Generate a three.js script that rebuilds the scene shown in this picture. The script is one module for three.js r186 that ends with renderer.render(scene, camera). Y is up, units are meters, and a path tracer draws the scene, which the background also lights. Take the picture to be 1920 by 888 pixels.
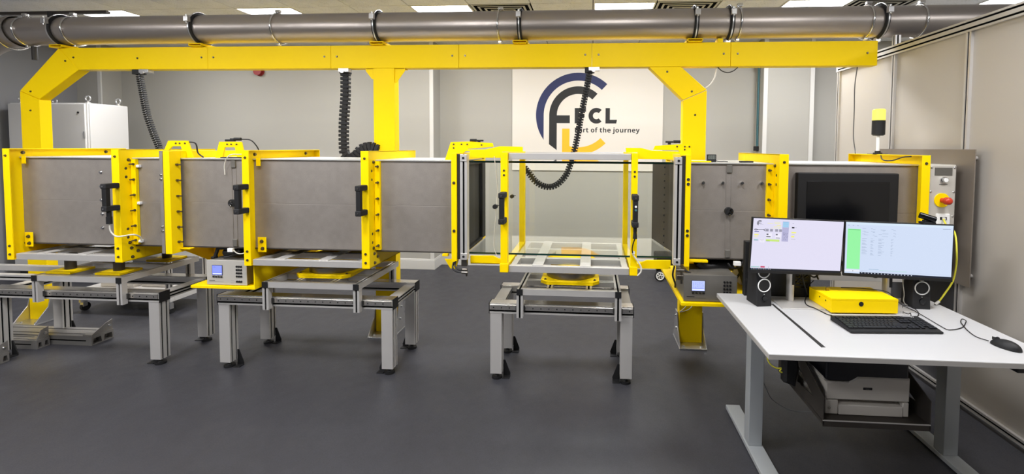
import * as THREE from 'three';
import { RoundedBoxGeometry } from 'three/addons/geometries/RoundedBoxGeometry.js';
import { mergeGeometries, toCreasedNormals } from 'three/addons/utils/BufferGeometryUtils.js';
import { RectAreaLightUniformsLib } from 'three/addons/lights/RectAreaLightUniformsLib.js';

// ---------------------------------------------------------------- camera, light level
RectAreaLightUniformsLib.init();
const scene = new THREE.Scene();
scene.background = new THREE.Color(0x000000);
const FOCAL = 837.3, EYE = 1.63;
const camera = new THREE.PerspectiveCamera(2 * Math.atan(444 / FOCAL) * 180 / Math.PI, 1920 / 888, 0.05, 60);
camera.position.set(0, EYE, 0);
{
  const ya = -0.0671214, pi = 0.043389, ro = 0.00670799, c = Math.cos, s = Math.sin;
  const R1 = [[c(ya), 0, -s(ya)], [0, 1, 0], [s(ya), 0, c(ya)]];
  const R2 = [[1, 0, 0], [0, c(pi), s(pi)], [0, -s(pi), c(pi)]];
  const R3 = [[c(ro), s(ro), 0], [-s(ro), c(ro), 0], [0, 0, 1]];
  const mul = (A, B) => A.map((r) => B[0].map((_, j) => r.reduce((t, v, k) => t + v * B[k][j], 0)));
  const R = mul(R3, mul(R2, R1));
  const m = new THREE.Matrix4().makeBasis(new THREE.Vector3(R[0][0], R[0][1], -R[0][2]), new THREE.Vector3(R[1][0], R[1][1], -R[1][2]), new THREE.Vector3(-R[2][0], -R[2][1], R[2][2]));
  camera.quaternion.setFromRotationMatrix(m);
}
camera.setViewOffset(1920, 888, -94.83, 131.82, 1920, 888);   // the photograph is an off-centre crop
const renderer = new THREE.WebGLRenderer({ antialias: true });
renderer.toneMapping = THREE.LinearToneMapping;
renderer.toneMappingExposure = 3.95;
renderer.shadowMap.enabled = true;
const LAMP_POWER = 9, LAMP_GLOW = 3.2, CEIL = 3.0;
const LAMP_X = [-5.41, -3.61, -1.81, -0.01, 1.79, 3.59], LAMP_D = [4.31, 1.31, -0.49];

// ---------------------------------------------------------------- helpers
let seed = 7;
const rnd = () => { seed = (seed * 1664525 + 1013904223) >>> 0; return seed / 4294967296; };
const used = new Map();
function numbered(n) { const k = used.get(n) || 0; used.set(n, k + 1); return k ? n + '_' + String(k).padStart(3, '0') : n; }
const P = (x, y, d) => new THREE.Vector3(x, y, -d);       // d is the depth in front of the photographer
const origin = new Map();
function clean(g) { g = g.index ? g.toNonIndexed() : g; for (const k of Object.keys(g.attributes)) if (!['position', 'normal', 'uv'].includes(k)) g.deleteAttribute(k); return g; }
function boxUV(g) {                                        // texture coordinates in metres, from the side each face looks to
  const p = g.attributes.position, n = g.attributes.normal, uv = new Float32Array(p.count * 2);
  for (let i = 0; i < p.count; i++) {
    const ax = Math.abs(n.getX(i)), ay = Math.abs(n.getY(i)), az = Math.abs(n.getZ(i));
    const x = p.getX(i), y = p.getY(i), z = p.getZ(i);
    const [u, v] = ay >= ax && ay >= az ? [x, z] : ax >= az ? [z, y] : [x, y];
    uv[2 * i] = u; uv[2 * i + 1] = v;
  }
  g.setAttribute('uv', new THREE.BufferAttribute(uv, 2)); return g;
}
function mesh(name, geoms, mat, parent, keepUV) {
  const list = (Array.isArray(geoms) ? geoms : [geoms]).map(clean);
  let g = list.length > 1 ? mergeGeometries(list) : list[0].clone();
  if (!keepUV) g = boxUV(g);
  const o = parent && origin.get(parent);
  if (o) g.translate(-o[0], -o[1], o[2]);
  const m = new THREE.Mesh(g, mat);
  m.name = numbered(name); m.castShadow = m.receiveShadow = true;
  (parent || scene).add(m);
  if (o) origin.set(m, o);
  return m;
}
function thing(name, label, category, base, group) {       // parts are given in room coordinates
  const o = new THREE.Group(); o.name = numbered(name); o.position.set(base[0], base[1], -base[2]);
  o.userData = { label, category }; if (group) o.userData.group = group;
  origin.set(o, base); scene.add(o); return o;
}
function local(name, label, category, base, turn = 0, group) {   // parts are given about the thing's own base
  const o = thing(name, label, category, base, group); origin.delete(o); o.rotation.y = turn; return o;
}
function tag(o, label, category, group) { o.userData.label = label; o.userData.category = category; if (group) o.userData.group = group; return o; }
function struct(name) { const o = new THREE.Group(); o.name = name; used.set(name, 1); o.userData.kind = 'structure'; scene.add(o); return o; }
const stuff = (m) => { m.userData.kind = 'stuff'; return m; };
const partLabel = (m, l) => { m.userData.label = l; return m; };

function bx(x0, x1, y0, y1, d0, d1, r = 0.0015) {
  const w = Math.abs(x1 - x0), h = Math.abs(y1 - y0), t = Math.abs(d1 - d0);
  r = Math.min(r, w * .45, h * .45, t * .45);
  const g = r > 0 ? new RoundedBoxGeometry(w, h, t, 1, r) : new THREE.BoxGeometry(w, h, t);
  g.translate((x0 + x1) / 2, (y0 + y1) / 2, -(d0 + d1) / 2); return g;
}
function cyl(axis, x, y, d, r, len, seg = 20, r2 = r) {    // centre, axis 'x' 'y' or 'd'
  const g = new THREE.CylinderGeometry(r2, r, len, seg);
  if (axis === 'x') g.rotateZ(-Math.PI / 2); if (axis === 'd') g.rotateX(Math.PI / 2);
  g.translate(x, y, -d); return g;
}
function tor(axis, x, y, d, r, t, seg = 32, ts = 8) {
  const g = new THREE.TorusGeometry(r, t, ts, seg);
  if (axis === 'x') g.rotateY(Math.PI / 2); if (axis === 'y') g.rotateX(Math.PI / 2);
  g.translate(x, y, -d); return g;
}
function tube(pts, r, seg = 0, rs = 7) {
  const c = new THREE.CatmullRomCurve3(pts.map((p) => P(...p)), false, 'centripetal');
  return new THREE.TubeGeometry(c, seg || Math.max(8, pts.length * 6), r, rs, false);
}
function plate(pts, d0, d1, bev = 0.001, holes = []) {     // outline in x,y, thickness along d
  const s = new THREE.Shape(pts.map((p) => new THREE.Vector2(...p)));
  for (const h of holes) s.holes.push(new THREE.Path(h.map((p) => new THREE.Vector2(...p))));
  const t = d1 - d0, b = Math.min(bev, t * .3);
  const g = new THREE.ExtrudeGeometry(s, { depth: t - 2 * b, bevelEnabled: b > 0, bevelThickness: b, bevelSize: b, bevelOffset: -b, bevelSegments: 1, curveSegments: 12 });
  g.translate(0, 0, -d1 + b); return g;
}
function plateX(pts, x0, x1, bev = 0.001, holes = []) {    // outline in d,y, thickness along x
  const f = (l) => l.map(([d, y]) => [-d, y]);
  return plate(f(pts), x0, x1, bev, holes.map(f)).rotateY(-Math.PI / 2);
}
function plateY(pts, y0, y1, bev = 0.001, holes = []) {    // outline in x,d, thickness along y
  return plate(pts, -y1, -y0, bev, holes).rotateX(-Math.PI / 2);
}
// an aluminium extrusion: box with T-slot grooves; sl = which sides carry grooves: list of [side, offset]
function extrusion(axis, x0, x1, y0, y1, d0, d1, grooves = [], gw = .0125, gd = .012) {
  const A = axis === 'x' ? [d0, d1, y0, y1] : axis === 'y' ? [x0, x1, d0, d1] : [x0, x1, y0, y1];
  const [a0, a1, b0, b1] = A, pts = [];
  const on = (s) => grooves.filter((g) => g[0] === s).map((g) => g[1]).sort((p, q) => p - q);
  // sides: 'b0' low b, 'a1' high a, 'b1', 'a0'
  pts.push([a0, b0]); for (const o of on('b0')) { const m = a0 + o; pts.push([m - gw / 2, b0], [m - gw / 2, b0 + gd], [m + gw / 2, b0 + gd], [m + gw / 2, b0]); }
  pts.push([a1, b0]); for (const o of on('a1')) { const m = b0 + o; pts.push([a1, m - gw / 2], [a1 - gd, m - gw / 2], [a1 - gd, m + gw / 2], [a1, m + gw / 2]); }
  pts.push([a1, b1]); for (const o of on('b1').reverse()) { const m = a0 + o; pts.push([m + gw / 2, b1], [m + gw / 2, b1 - gd], [m - gw / 2, b1 - gd], [m - gw / 2, b1]); }
  pts.push([a0, b1]); for (const o of on('a0').reverse()) { const m = b0 + o; pts.push([a0, m + gw / 2], [a0 + gd, m + gw / 2], [a0 + gd, m - gw / 2], [a0, m - gw / 2]); }
  const inl = []; const k = .006, q = gd - .001, e = .0005;
  const ins = (p0, p1, r0, r1) => { if (axis === 'x') inl.push(bx(x0 + e, x1 - e, r0, r1, p0, p1, 0)); else if (axis === 'y') inl.push(bx(p0, p1, y0 + e, y1 - e, r0, r1, 0)); else inl.push(bx(p0, p1, r0, r1, d0 + e, d1 - e, 0)); };
  for (const [s, o] of grooves) {
    if (s === 'b0') ins(a0 + o - gw / 2, a0 + o + gw / 2, b0 + k, b0 + q);
    if (s === 'b1') ins(a0 + o - gw / 2, a0 + o + gw / 2, b1 - q, b1 - k);
    if (s === 'a0') ins(a0 + k, a0 + q, b0 + o - gw / 2, b0 + o + gw / 2);
    if (s === 'a1') ins(a1 - q, a1 - k, b0 + o - gw / 2, b0 + o + gw / 2);
  }
  let body;
  if (axis === 'x') body = plateX(pts, x0, x1, 0); else if (axis === 'y') body = plateY(pts, y0, y1, 0); else body = plate(pts, d0, d1, 0);
  return { body, inl };
}
function addExtrusion(name, parent, args, mat = M.alu) {
  const e = extrusion(...args), m = mesh(name, e.body, mat, parent);
  if (e.inl.length) mesh('slot_cover', e.inl, M.slot, m);
  return m;
}
function bolt(parent, x, y, d, dir = '-d', r = .007, mat = M.bolt) {      // hexagon head on a washer, looking to dir
  const ax = dir[1], s = dir[0] === '-' ? -1 : 1, o = (t) => [ax === 'x' ? x + s * t : x, ax === 'y' ? y + s * t : y, ax === 'd' ? d + s * t : d];
  const geo = [cyl(ax, ...o(.001), r * 1.45, .002, 12), cyl(ax, ...o(.002 + r * .45), r, r * .9, 6)];
  return mesh('bolt', geo, mat, parent);
}

// ---------------------------------------------------------------- textures
function tex(n, f, rep, srgb) {                            // n x n grey or colour, tiled every rep metres
  const a = new Uint8Array(n * n * 4);
  for (let j = 0; j < n; j++) for (let i = 0; i < n; i++) { const v = f(i, j), q = (j * n + i) * 4; const c = Array.isArray(v) ? v : [v, v, v]; for (let k = 0; k < 3; k++) a[q + k] = Math.max(0, Math.min(255, c[k])); a[q + 3] = 255; }
  const t = new THREE.DataTexture(a, n, n); t.wrapS = t.wrapT = THREE.RepeatWrapping; t.magFilter = THREE.LinearFilter; t.minFilter = THREE.LinearMipmapLinearFilter; t.generateMipmaps = true;
  t.repeat.set(1 / rep, 1 / rep); if (srgb) t.colorSpace = THREE.SRGBColorSpace; t.needsUpdate = true; return t;
}
function lattice(n, cells) { const g = new Float32Array(cells * cells).map(() => rnd()); const sm = (t) => t * t * (3 - 2 * t);
  return (i, j) => { const x = i / n * cells, y = j / n * cells, a = Math.floor(x), b = Math.floor(y), u = sm(x - a), v = sm(y - b), q = (p, r) => g[(r % cells) * cells + p % cells];
    return (q(a, b) * (1 - u) + q(a + 1, b) * u) * (1 - v) + (q(a, b + 1) * (1 - u) + q(a + 1, b + 1) * u) * v; }; }
const N = 512, n4 = lattice(N, 4), n9 = lattice(N, 9), n30 = lattice(N, 30), n90 = lattice(N, 90);
const T = {
  steel: tex(N, (i, j) => 212 + 8 * (n4(i, j) - .5) + 8 * (n9(i, j) - .5) + 8 * (n30(i, j) - .5) + 12 * (rnd() - .5), .9, true),
  grain: tex(N, (i, j) => 128 + 70 * (n90(i, j) - .5) + 90 * (rnd() - .5), .35),
  floor: tex(N, (i, j) => { const s = rnd() < .05 ? 26 : 0; return 205 + 8 * (n9(i, j) - .5) + 10 * (n30(i, j) - .5) + 40 * (rnd() - .5) + s; }, .8, true),
  floorR: tex(N, (i, j) => 118 + 14 * (n4(i, j) - .5) + 16 * (n30(i, j) - .5) + 30 * (rnd() - .5), 1.7),
  tile: tex(N, (i, j) => { const f = n90(i, j) > .83 ? -26 : 0; return 235 + 10 * (n9(i, j) - .5) + 12 * (rnd() - .5) + f; }, .6, true),
};
// ---------------------------------------------------------------- materials
const C = (hex) => new THREE.Color(hex);
const std = (color, rough, metal = 0, extra = {}) => new THREE.MeshStandardMaterial({ color: C(color), roughness: rough, metalness: metal, ...extra });
const M = {
  yellow: new THREE.MeshPhysicalMaterial({ color: C('#fcd700'), roughness: .45, specularIntensity: .3, bumpMap: T.grain, bumpScale: .00012 }),
  steel: std('#bab2aa', .48, .5, { map: T.steel }),
  duct: std('#b3aba4', .37, .85, { bumpMap: T.grain, bumpScale: .0001 }),
  lip: std('#dcdcd8', .35, .6),
  alu: std('#cdcac6', .42, .5, { bumpMap: T.grain, bumpScale: .00006 }),
  polish: std('#cfcbc4', .2, .9),
  bearing: std('#857f76', .3, .95), rawalu: std('#908d89', .4, .6),
  zinc: std('#d6d6d6', .28, .85),
  bolt: std('#6b6250', .35, .8),
  chrome: std('#d8d8d8', .15, 1),
  black: std('#0b0b0d', .6), slot: new THREE.MeshPhysicalMaterial({ color: 0x060607, roughness: .95, specularIntensity: .15 }),
  rubber: std('#151517', .75),
  gloss: std('#08090c', .22),
  dark: std('#2c2b2a', .6, .3),
  darksteel: std('#4b4641', .5, .6),
  floor: std('#434349', 1, 0, { map: T.floor, roughnessMap: T.floorR, bumpMap: T.grain, bumpScale: .0001 }),
  wall: std('#a3a19a', .85, 0, { bumpMap: T.grain, bumpScale: .0002 }),
  wallgrey: std('#808082', .85), wallfront: std('#8a8a88', .8), panelshade: std('#4a4a4d', .6), wallwhite: std('#c8c7c3', .6),
  tile: std('#f8fafe', .95, 0, { map: T.tile }),
  panel: std('#bfb9b0', .5, .2, { bumpMap: T.grain, bumpScale: .0001 }),
  cabinet: std('#cccbc9', .5, 0, { bumpMap: T.grain, bumpScale: .0002 }),
  white: std('#eeeeec', .45), desk: std('#bbbbbc', .4), deskedge: std('#a9a6a2', .5), leg: std('#a9adaf', .45, .3),
  cable: std('#101012', .5), cablewhite: std('#d9d6cd', .5), cableyellow: std('#d8d23a', .5), teal: std('#3f6a72', .6),
  red: std('#c23a22', .4), redalarm: std('#8e1f1f', .4),
  sign: std('#e2ddd8', .7), instrument: std('#c8c4bb', .45, .3), instrumentdark: std('#77746e', .45, .4),
  glassEdge: std('#12332c', .15), vent: std('#bdbbb4', .6),
  glassFloor: new THREE.MeshPhysicalMaterial({ color: new THREE.Color(.974, .99, .978), roughness: 0, metalness: 0, transmission: 1, thickness: 0, ior: 1.5 }),
  glass: new THREE.MeshPhysicalMaterial({ color: new THREE.Color(.986, .993, .979), specularIntensity: .65, roughness: 0, metalness: 0, transmission: 1, thickness: 0, ior: 1.5 }),
  lamp: std('#ffffff', .6, 0, { emissive: C('#fdfbff'), emissiveIntensity: LAMP_GLOW }),
};

// ================================================================ THE ROOM
const XL = -7.1, XR = 5.0, DB = 6.0, DF = -5.2;
{
  const floor = mesh('floor', bx(XL - .1, XR + .1, -.1, 0, DF - .1, DB + .1, 0), M.floor); floor.userData.kind = 'structure';
  const back = struct('wall_back');
  mesh('wall_surface', bx(XL - .1, XR + .1, 0, CEIL, DB, DB + .1, 0), M.wall, back);
  for (const [a, b] of [[-7.1, -6.74], [-2.71, -2.085], [2.11, 2.71]]) {
    mesh('pilaster', bx(a, b, 0, CEIL, 5.73, DB, 0), M.wall, back);
    for (const t of [a, b]) if (t > XL) mesh('corner_trim', t === a ? bx(t - .004, t + .046, .13, CEIL, 5.722, 5.74, .002) : bx(t - .046, t + .004, .13, CEIL, 5.722, 5.74, .002), M.wallwhite, back);
    mesh('skirting', [bx(a - .016, b + .016, 0, .125, 5.714, DB, .003), bx(a - .012, b + .012, .125, .14, 5.72, DB, .003)], M.wallwhite, back);
  }
  for (const [a, b] of [[-6.72, -2.73], [-2.07, 2.09], [2.73, XR]])
    mesh('skirting', [bx(a, b, 0, .125, DB - .018, DB, .003), bx(a, b, .125, .14, DB - .012, DB, .003)], M.wallwhite, back);
  mesh('wall_left', bx(XL - .1, XL, 0, CEIL, DF, DB, 0), M.wallgrey).userData.kind = 'structure';
  mesh('wall_right', bx(XR, XR + .1, 0, CEIL, DF, DB, 0), M.wall).userData.kind = 'structure';
  mesh('wall_front', bx(XL - .1, XR + .1, 0, CEIL, DF - .1, DF, 0), M.wallfront).userData.kind = 'structure';

  // ceiling of 600 mm tiles; the row over the duct carries the lamps and air diffusers
  const ceiling = struct('ceiling');
  mesh('ceiling_slab', bx(XL - .1, XR + .1, CEIL + .03, CEIL + .13, DF - .1, DB + .1, 0), M.dark, ceiling);
  const lampAt = (x, d) => d > 0 || x < -1;      // the nearest row only has lamps at its far end
  const isLamp = (x, d) => LAMP_X.some((a) => Math.abs(a - x) < .1) && LAMP_D.some((a) => Math.abs(a - d) < .1);
  const VENT = [-1.21, 0.59, 2.39];
    for (let d = 3.11; d < DB; d += .6) for (let x = -7.81; x < XR; x += .6) {
    if (isLamp(x, d)) continue;
    if (Math.abs(d - 4.31) < .1 && VENT.some((v) => Math.abs(v - x) < .1)) continue;
    const x0 = Math.max(x, XL), x1 = Math.min(x + .6, XR), d0 = Math.max(d, DF), d1 = Math.min(d + .6, DB);
    if (x1 - x0 < .02 || d1 - d0 < .02) continue;
    if (d < 3) continue;
    mesh('ceiling_tile', bx(x0 + .0045, x1 - .0045, CEIL, CEIL + .018, d0 + .0045, d1 - .0045, .002), M.tile, ceiling);
  }
  {  // the part of the ceiling over and behind the photographer, out of the picture: one board, open where the lamps sit
    const outer = [[XL, DF], [XR, DF], [XR, 3.11], [XL, 3.11]];
    const holes = []; for (const d of LAMP_D) if (d < 3) for (const x of LAMP_X) if (lampAt(x, d)) holes.push([[x, d], [x, d + .6], [x + .6, d + .6], [x + .6, d]]);
    mesh('ceiling_board', plateY(outer, CEIL, CEIL + .018, 0, holes), M.tile, ceiling);
  }
  // lamps: flat 600 mm panels
  const names = ['over the far left end of the duct', 'over the leftmost cable chain', 'over the middle gantry post', 'over the wall sign', 'over the elbow of the gantry', 'over the partition'];
  const proto = thing('ceiling_light', 'flat square ceiling light panel', 'light', [0, 0, 0]);
  mesh('frame', [bx(.004, .596, -.004, .03, .004, .02, .002), bx(.004, .596, -.004, .03, .58, .596, .002), bx(.004, .02, -.004, .03, .02, .58, .002), bx(.58, .596, -.004, .03, .02, .58, .002)], M.white, proto);
  const lampMesh = mesh('diffuser', bx(.02, .58, 0, .026, .02, .58, 0), M.lamp, proto);
  lampMesh.castShadow = false;
  LAMP_D.forEach((d, r) => LAMP_X.forEach((x, i) => {
    if (!lampAt(x, d)) return;
    const first = !r && !i, o = first ? proto : proto.clone();
    if (!first) { o.name = numbered('ceiling_light'); scene.add(o); }
    o.position.set(x, CEIL, -d);
    o.userData = { label: r ? 'flat square ceiling light panel out of view over the ' + (r === 1 ? 'clear floor before the stands' : 'photographer') : 'bright square ceiling light panel ' + names[i], category: 'light', group: r ? 'ceiling lights out of view' : 'ceiling lights over the duct' };
    const L = new THREE.RectAreaLight(0xfdfdff, LAMP_POWER, .56, .56);
    L.position.set(x + .3, CEIL - .012, -d - .3); L.lookAt(x + .3, 0, -d - .3); scene.add(L); L.name = numbered('lamp_light');
  }));
  const vn = ['between the middle post and the wall sign', 'right of the wall sign', 'above the partition corner'];
  VENT.forEach((x, i) => {
    const v = thing('air_diffuser', 'square louvred ceiling air diffuser ' + vn[i], 'vent', [x, CEIL, 4.31], 'ceiling air diffusers');
    mesh('backing', bx(x + .005, x + .595, CEIL + .022, CEIL + .03, 4.315, 4.905, 0), M.slot, v);
    for (let k = 0; k < 5; k++) {
      const a = .01 + k * .055, b = .6 - a, w = .021, y0 = CEIL, q = [[a, b, a, a + w], [a, b, b - w, b], [a, a + w, a + w, b - w], [b - w, b, a + w, b - w]];
      mesh('louvre', q.map(([p, r, s, t]) => bx(x + p, x + r, y0, y0 + .002, 4.31 + s, 4.31 + t, .001)), M.vent, v);
    }
    mesh('louvre', bx(x + .285, x + .315, CEIL + .016, CEIL + .02, 4.595, 4.625, .001), M.vent, v);
  });

  // partition of aluminium profile with flat panels, right of the rig
  const part = struct('wall_partition'), X = 2.33, posts = [4.46, 3.68, 2.98, 2.28, 1.58, .88, .18];
  for (const [i, d] of posts.entries()) addExtrusion('post', part, ['y', X, X + .05, .0, 2.375, d - .02, d + .02, [['a0', .02]]]);
  addExtrusion('top_rail', part, ['d', X - .004, X + .05, 2.365, 2.44, -.1, 4.48, [['a0', .019], ['a0', .056]]]);
  addExtrusion('bottom_rail', part, ['d', X - .002, X + .05, .028, .068, -.1, 4.44, [['a0', .02]]]);
  for (let i = 0; i < posts.length - 1; i++) { const low = i === 1 ? .86 : .066; if (i === 1) mesh('panel', bx(X + .018, X + .03, .066, low - .002, posts[i + 1] + .019, posts[i] - .019, .001), M.panelshade, part); mesh('panel', bx(X + .018, X + .03, low, 2.368, posts[i + 1] + .019, posts[i] - .019, .001), M.panel, part); }  // lower part of one bay: shade under the tunnel painted as darker panel colour
  addExtrusion('end_rail', part, ['x', X, XR, 2.365, 2.44, 4.46, 4.5, [['a0', .019], ['a0', .056]]]);
  mesh('panel', bx(X + .05, XR, .03, 2.368, 4.47, 4.485, .001), M.panel, part);
  addExtrusion('tall_post', part, ['y', X - .002, X + .04, 2.44, 2.515, 3.66, 3.7, [['a0', .02], ['b0', .02]]]);
  for (const d of posts) mesh('foot', cyl('y', X + .025, .014, d, .014, .028, 12), M.black, part);
}

// ================================================================ EXHAUST DUCT
{
  const DX = 3.77, DY = 2.645, R = .122;
  const duct = thing('exhaust_duct', 'long round grey exhaust duct strapped along the top of the yellow gantry', 'duct', [-1, DY, DX]);
  mesh('pipe', cyl('x', (-5.25 + 4.2) / 2, DY, DX, R, 9.45, 56), M.duct, duct);
  const c = new THREE.CatmullRomCurve3([P(-5.2, DY, DX), P(-5.3, DY - .012, DX), P(-5.5, DY - .06, DX), P(-5.7, DY - .17, DX), P(-5.85, DY - .34, DX), P(-5.93, DY - .6, DX), P(-5.95, DY - .95, DX)]);
  mesh('elbow', new THREE.TubeGeometry(c, 48, R + .014, 40), M.duct, duct);
  for (const x of [-4.767, -3.452, -1.829, -.609, .814, 1.091, 2.258]) {
    const b = mesh('pipe_clamp', tor('x', x, DY, DX, R + .003, .02, 56, 6), M.rubber, duct);
    mesh('band', (() => { const g = cyl('x', x, DY, DX, R + .0235, .01, 56); return g; })(), M.zinc, b);
    mesh('lug', [bx(x - .02, x + .02, DY + .03, DY + .075, DX - R - .045, DX - R - .012, .004), cyl('y', x, DY + .055, DX - R - .034, .006, .07, 8)], M.zinc, b);
    mesh('clamp_foot', bx(x - .018, x + .018, DY - .16, DY - .125, DX - .02, DX + .02, .003), M.zinc, b);
  }
  for (const x of [-5.114, -4.648, -2.73, -.787, 1.162, 2.158, 2.554]) {
    const b = mesh('joint_ring', tor('x', x, DY, DX, R + .006, .008, 56, 6), M.chrome, duct);
    mesh('latch', [bx(x - .012, x + .03, DY + R + .004, DY + R + .03, DX - .05, DX - .02, .005)], M.chrome, b);
    mesh('hinge', bx(x - .012, x + .012, DY - R - .024, DY - R - .006, DX - .03, DX + .0, .004), M.chrome, b);
  }
  mesh('joint_ring', tor('x', -5.27, DY - .012, DX, R + .024, .008, 56, 6), M.chrome, duct);
  mesh('hanger', cyl('y', -5.03, 2.81, DX + .1, .022, .08, 14), M.dark, duct);
  mesh('hanger', cyl('y', -5.1, 2.455, DX + .02, .02, .12, 14), M.dark, duct);
  mesh('strut', bx(-5.6, -4.5, 2.84, 2.865, DX + .12, DX + .16, .002), M.darksteel, duct);
}

// ================================================================ YELLOW GANTRY
const GF = 3.72, GB = 3.81;
{
  const g = thing('gantry', 'long yellow steel gantry beam on three posts carrying the duct', 'gantry', [-.03, 0, 3.765]);
  const top = 2.485, bot = 2.292, sx = [-4.77, -3.365, -2.248, -1.131, -.014, 1.103, 2.238];
  mesh('beam', plate([[-4.77, top], [-3.366, top], [-3.366, bot], [-4.583, bot]], GF, GB, .003), M.yellow, g);
  for (let i = 1; i < sx.length - 1; i++) mesh('beam', bx(sx[i] + .0012, sx[i + 1] - .0012, bot, top, GF, GB, .003), M.yellow, g);
  for (const x of sx.slice(1, -1)) for (const q of [-.055, .055]) bolt(g, x + q, 2.392, GF, '-d', .006);
  for (const [x, y] of [[-4.63, 2.4], [-4.71, 2.37], [-4.02, 2.39], [2.16, 2.39], [-5.06, 2.1], [-5.07, 1.93], [.6, 2.25], [.8, 2.09], [.83, 1.9]]) bolt(g, x, y, GF, '-d', .006);
  mesh('elbow', plate([[-5.17, 2.106], [-4.772, top], [-4.585, bot], [-4.98, 2.03]], GF, GB, .003), M.yellow, g);
  mesh('elbow', plate([[.453, bot - .002], [.71, bot - .002], [.92, 2.104], [.732, 2.022]], GF, GB, .003), M.yellow, g);
  mesh('post', plate([[-5.17, .012], [-4.98, .012], [-4.98, 2.026], [-5.17, 2.102]], GF, GB, .003), M.yellow, g);
  mesh('post', bx(-1.874, -1.69, .012, bot - .001, GF, GB, .003), M.yellow, g);
  mesh('post', plate([[.732, .012], [.92, .012], [.92, 2.1], [.732, 2.018]], GF, GB, .003), M.yellow, g);
  for (const s of [-1, 1]) mesh('gusset', [plate(s < 0 ? [[-1.945, 2.29], [-1.874, 2.29], [-1.874, 2.2], [-1.89, 2.2], [-1.945, 2.27]] : [[-1.69, 2.29], [-1.69, 2.17], [-1.675, 2.17], [-1.6, 2.27], [-1.6, 2.29]], GF + .01, GF + .016, .001), bx(s < 0 ? -1.94 : -1.69, s < 0 ? -1.874 : -1.605, 2.284, 2.291, GF + .01, GB - .01, .001)], M.yellow, g);
  for (const x of [-5.075, -1.782, .826]) {
    const b = mesh('base_plate', bx(x - .11, x + .11, 0, .012, 3.6, 3.9, .002), M.zinc, g);
    for (const s of [-1, 1]) mesh('side_plate', plateX([[3.6, .012], [3.9, .012], [3.86, .1], [3.82, .26], [3.74, .26], [3.71, .14]], x + s * .104 - .004, x + s * .104 + .004, .001), M.zinc, b);
    for (const [a, d] of [[-.07, 3.64], [.07, 3.64]]) bolt(g, x + a, .012, d, '+y', .009, M.zinc);
    for (const [y, d] of [[.12, 3.76], [.22, 3.78]]) for (const s of [-1, 1]) bolt(g, x + s * .109, y, d, s < 0 ? '-x' : '+x', .008, M.zinc);
  }
  for (const x of [-4.767, -3.452, -1.829, -.609, .814]) mesh('pipe_bracket', [bx(x - .06, x + .06, top, top + .006, 3.69, 3.85, .001), bx(x - .06, x + .06, top + .02, top + .026, 3.69, 3.85, .001), bx(x - .06, x - .054, top, top + .024, 3.69, 3.85, .001), bx(x + .054, x + .06, top, top + .024, 3.69, 3.85, .001)], M.yellow, g);
  mesh('pipe_bracket', bx(1.0, 1.04, top, top + .03, 3.72, 3.8, .001), M.yellow, g);
  for (const x of [-3.95, -2.12, .02]) for (const o of [-.02]) mesh('chain_bracket', [bx(x - .06, x + .03, 2.262, 2.292, GF - .005, GF + .05, .002), cyl('d', x - .02, 2.265, GF - .012, .016, .015, 14)], M.zinc, g);
  // arms behind the tunnel that hold the fixed tunnel sections and the instrument shelves
  mesh('support_arm', bx(-2.98, -1.874, .615, .695, GF, GB, .003), M.yellow, g);
  for (const [a, b, c0] of [[-1.86, -1.7, 1.0], [.74, .91, 1.0]]) mesh('rear_bracket', bx(a, b, c0, 1.4, 3.6, GF, .002), M.yellow, g);
}

// cable chains hanging from the gantry
function chain(name, label, pts, n, make, mat, extra) {
  const c = new THREE.CatmullRomCurve3(pts.map((p) => P(...p)), false, 'centripetal');
  const base = c.getPoint(0), t = local(name, label, 'cable chain', [base.x, base.y, -base.z]);
  const geo = boxUV(clean(mergeGeometries(make().map(clean))));
  for (let i = 0; i < n; i++) {
    const p = c.getPointAt((i + .5) / n), d = c.getTangentAt((i + .5) / n);
    const m = new THREE.Mesh(geo, mat); m.name = numbered('link'); m.castShadow = m.receiveShadow = true;
    m.position.copy(p).sub(base);
    m.rotation.z = Math.atan2(d.y, d.x) + Math.PI / 2;
    t.add(m);
  }
  const g = new THREE.TubeGeometry(c, n * 3, .009, 6).translate(-base.x, -base.y, -base.z);
  const core = new THREE.Mesh(boxUV(clean(g)), extra || M.cable); core.name = numbered('cable'); core.castShadow = core.receiveShadow = true; t.add(core);
  mesh('end_bracket', bx(-.04, .04, -.012, .03, -.03, .03, .003), M.black, t);
  return t;
}
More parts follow.
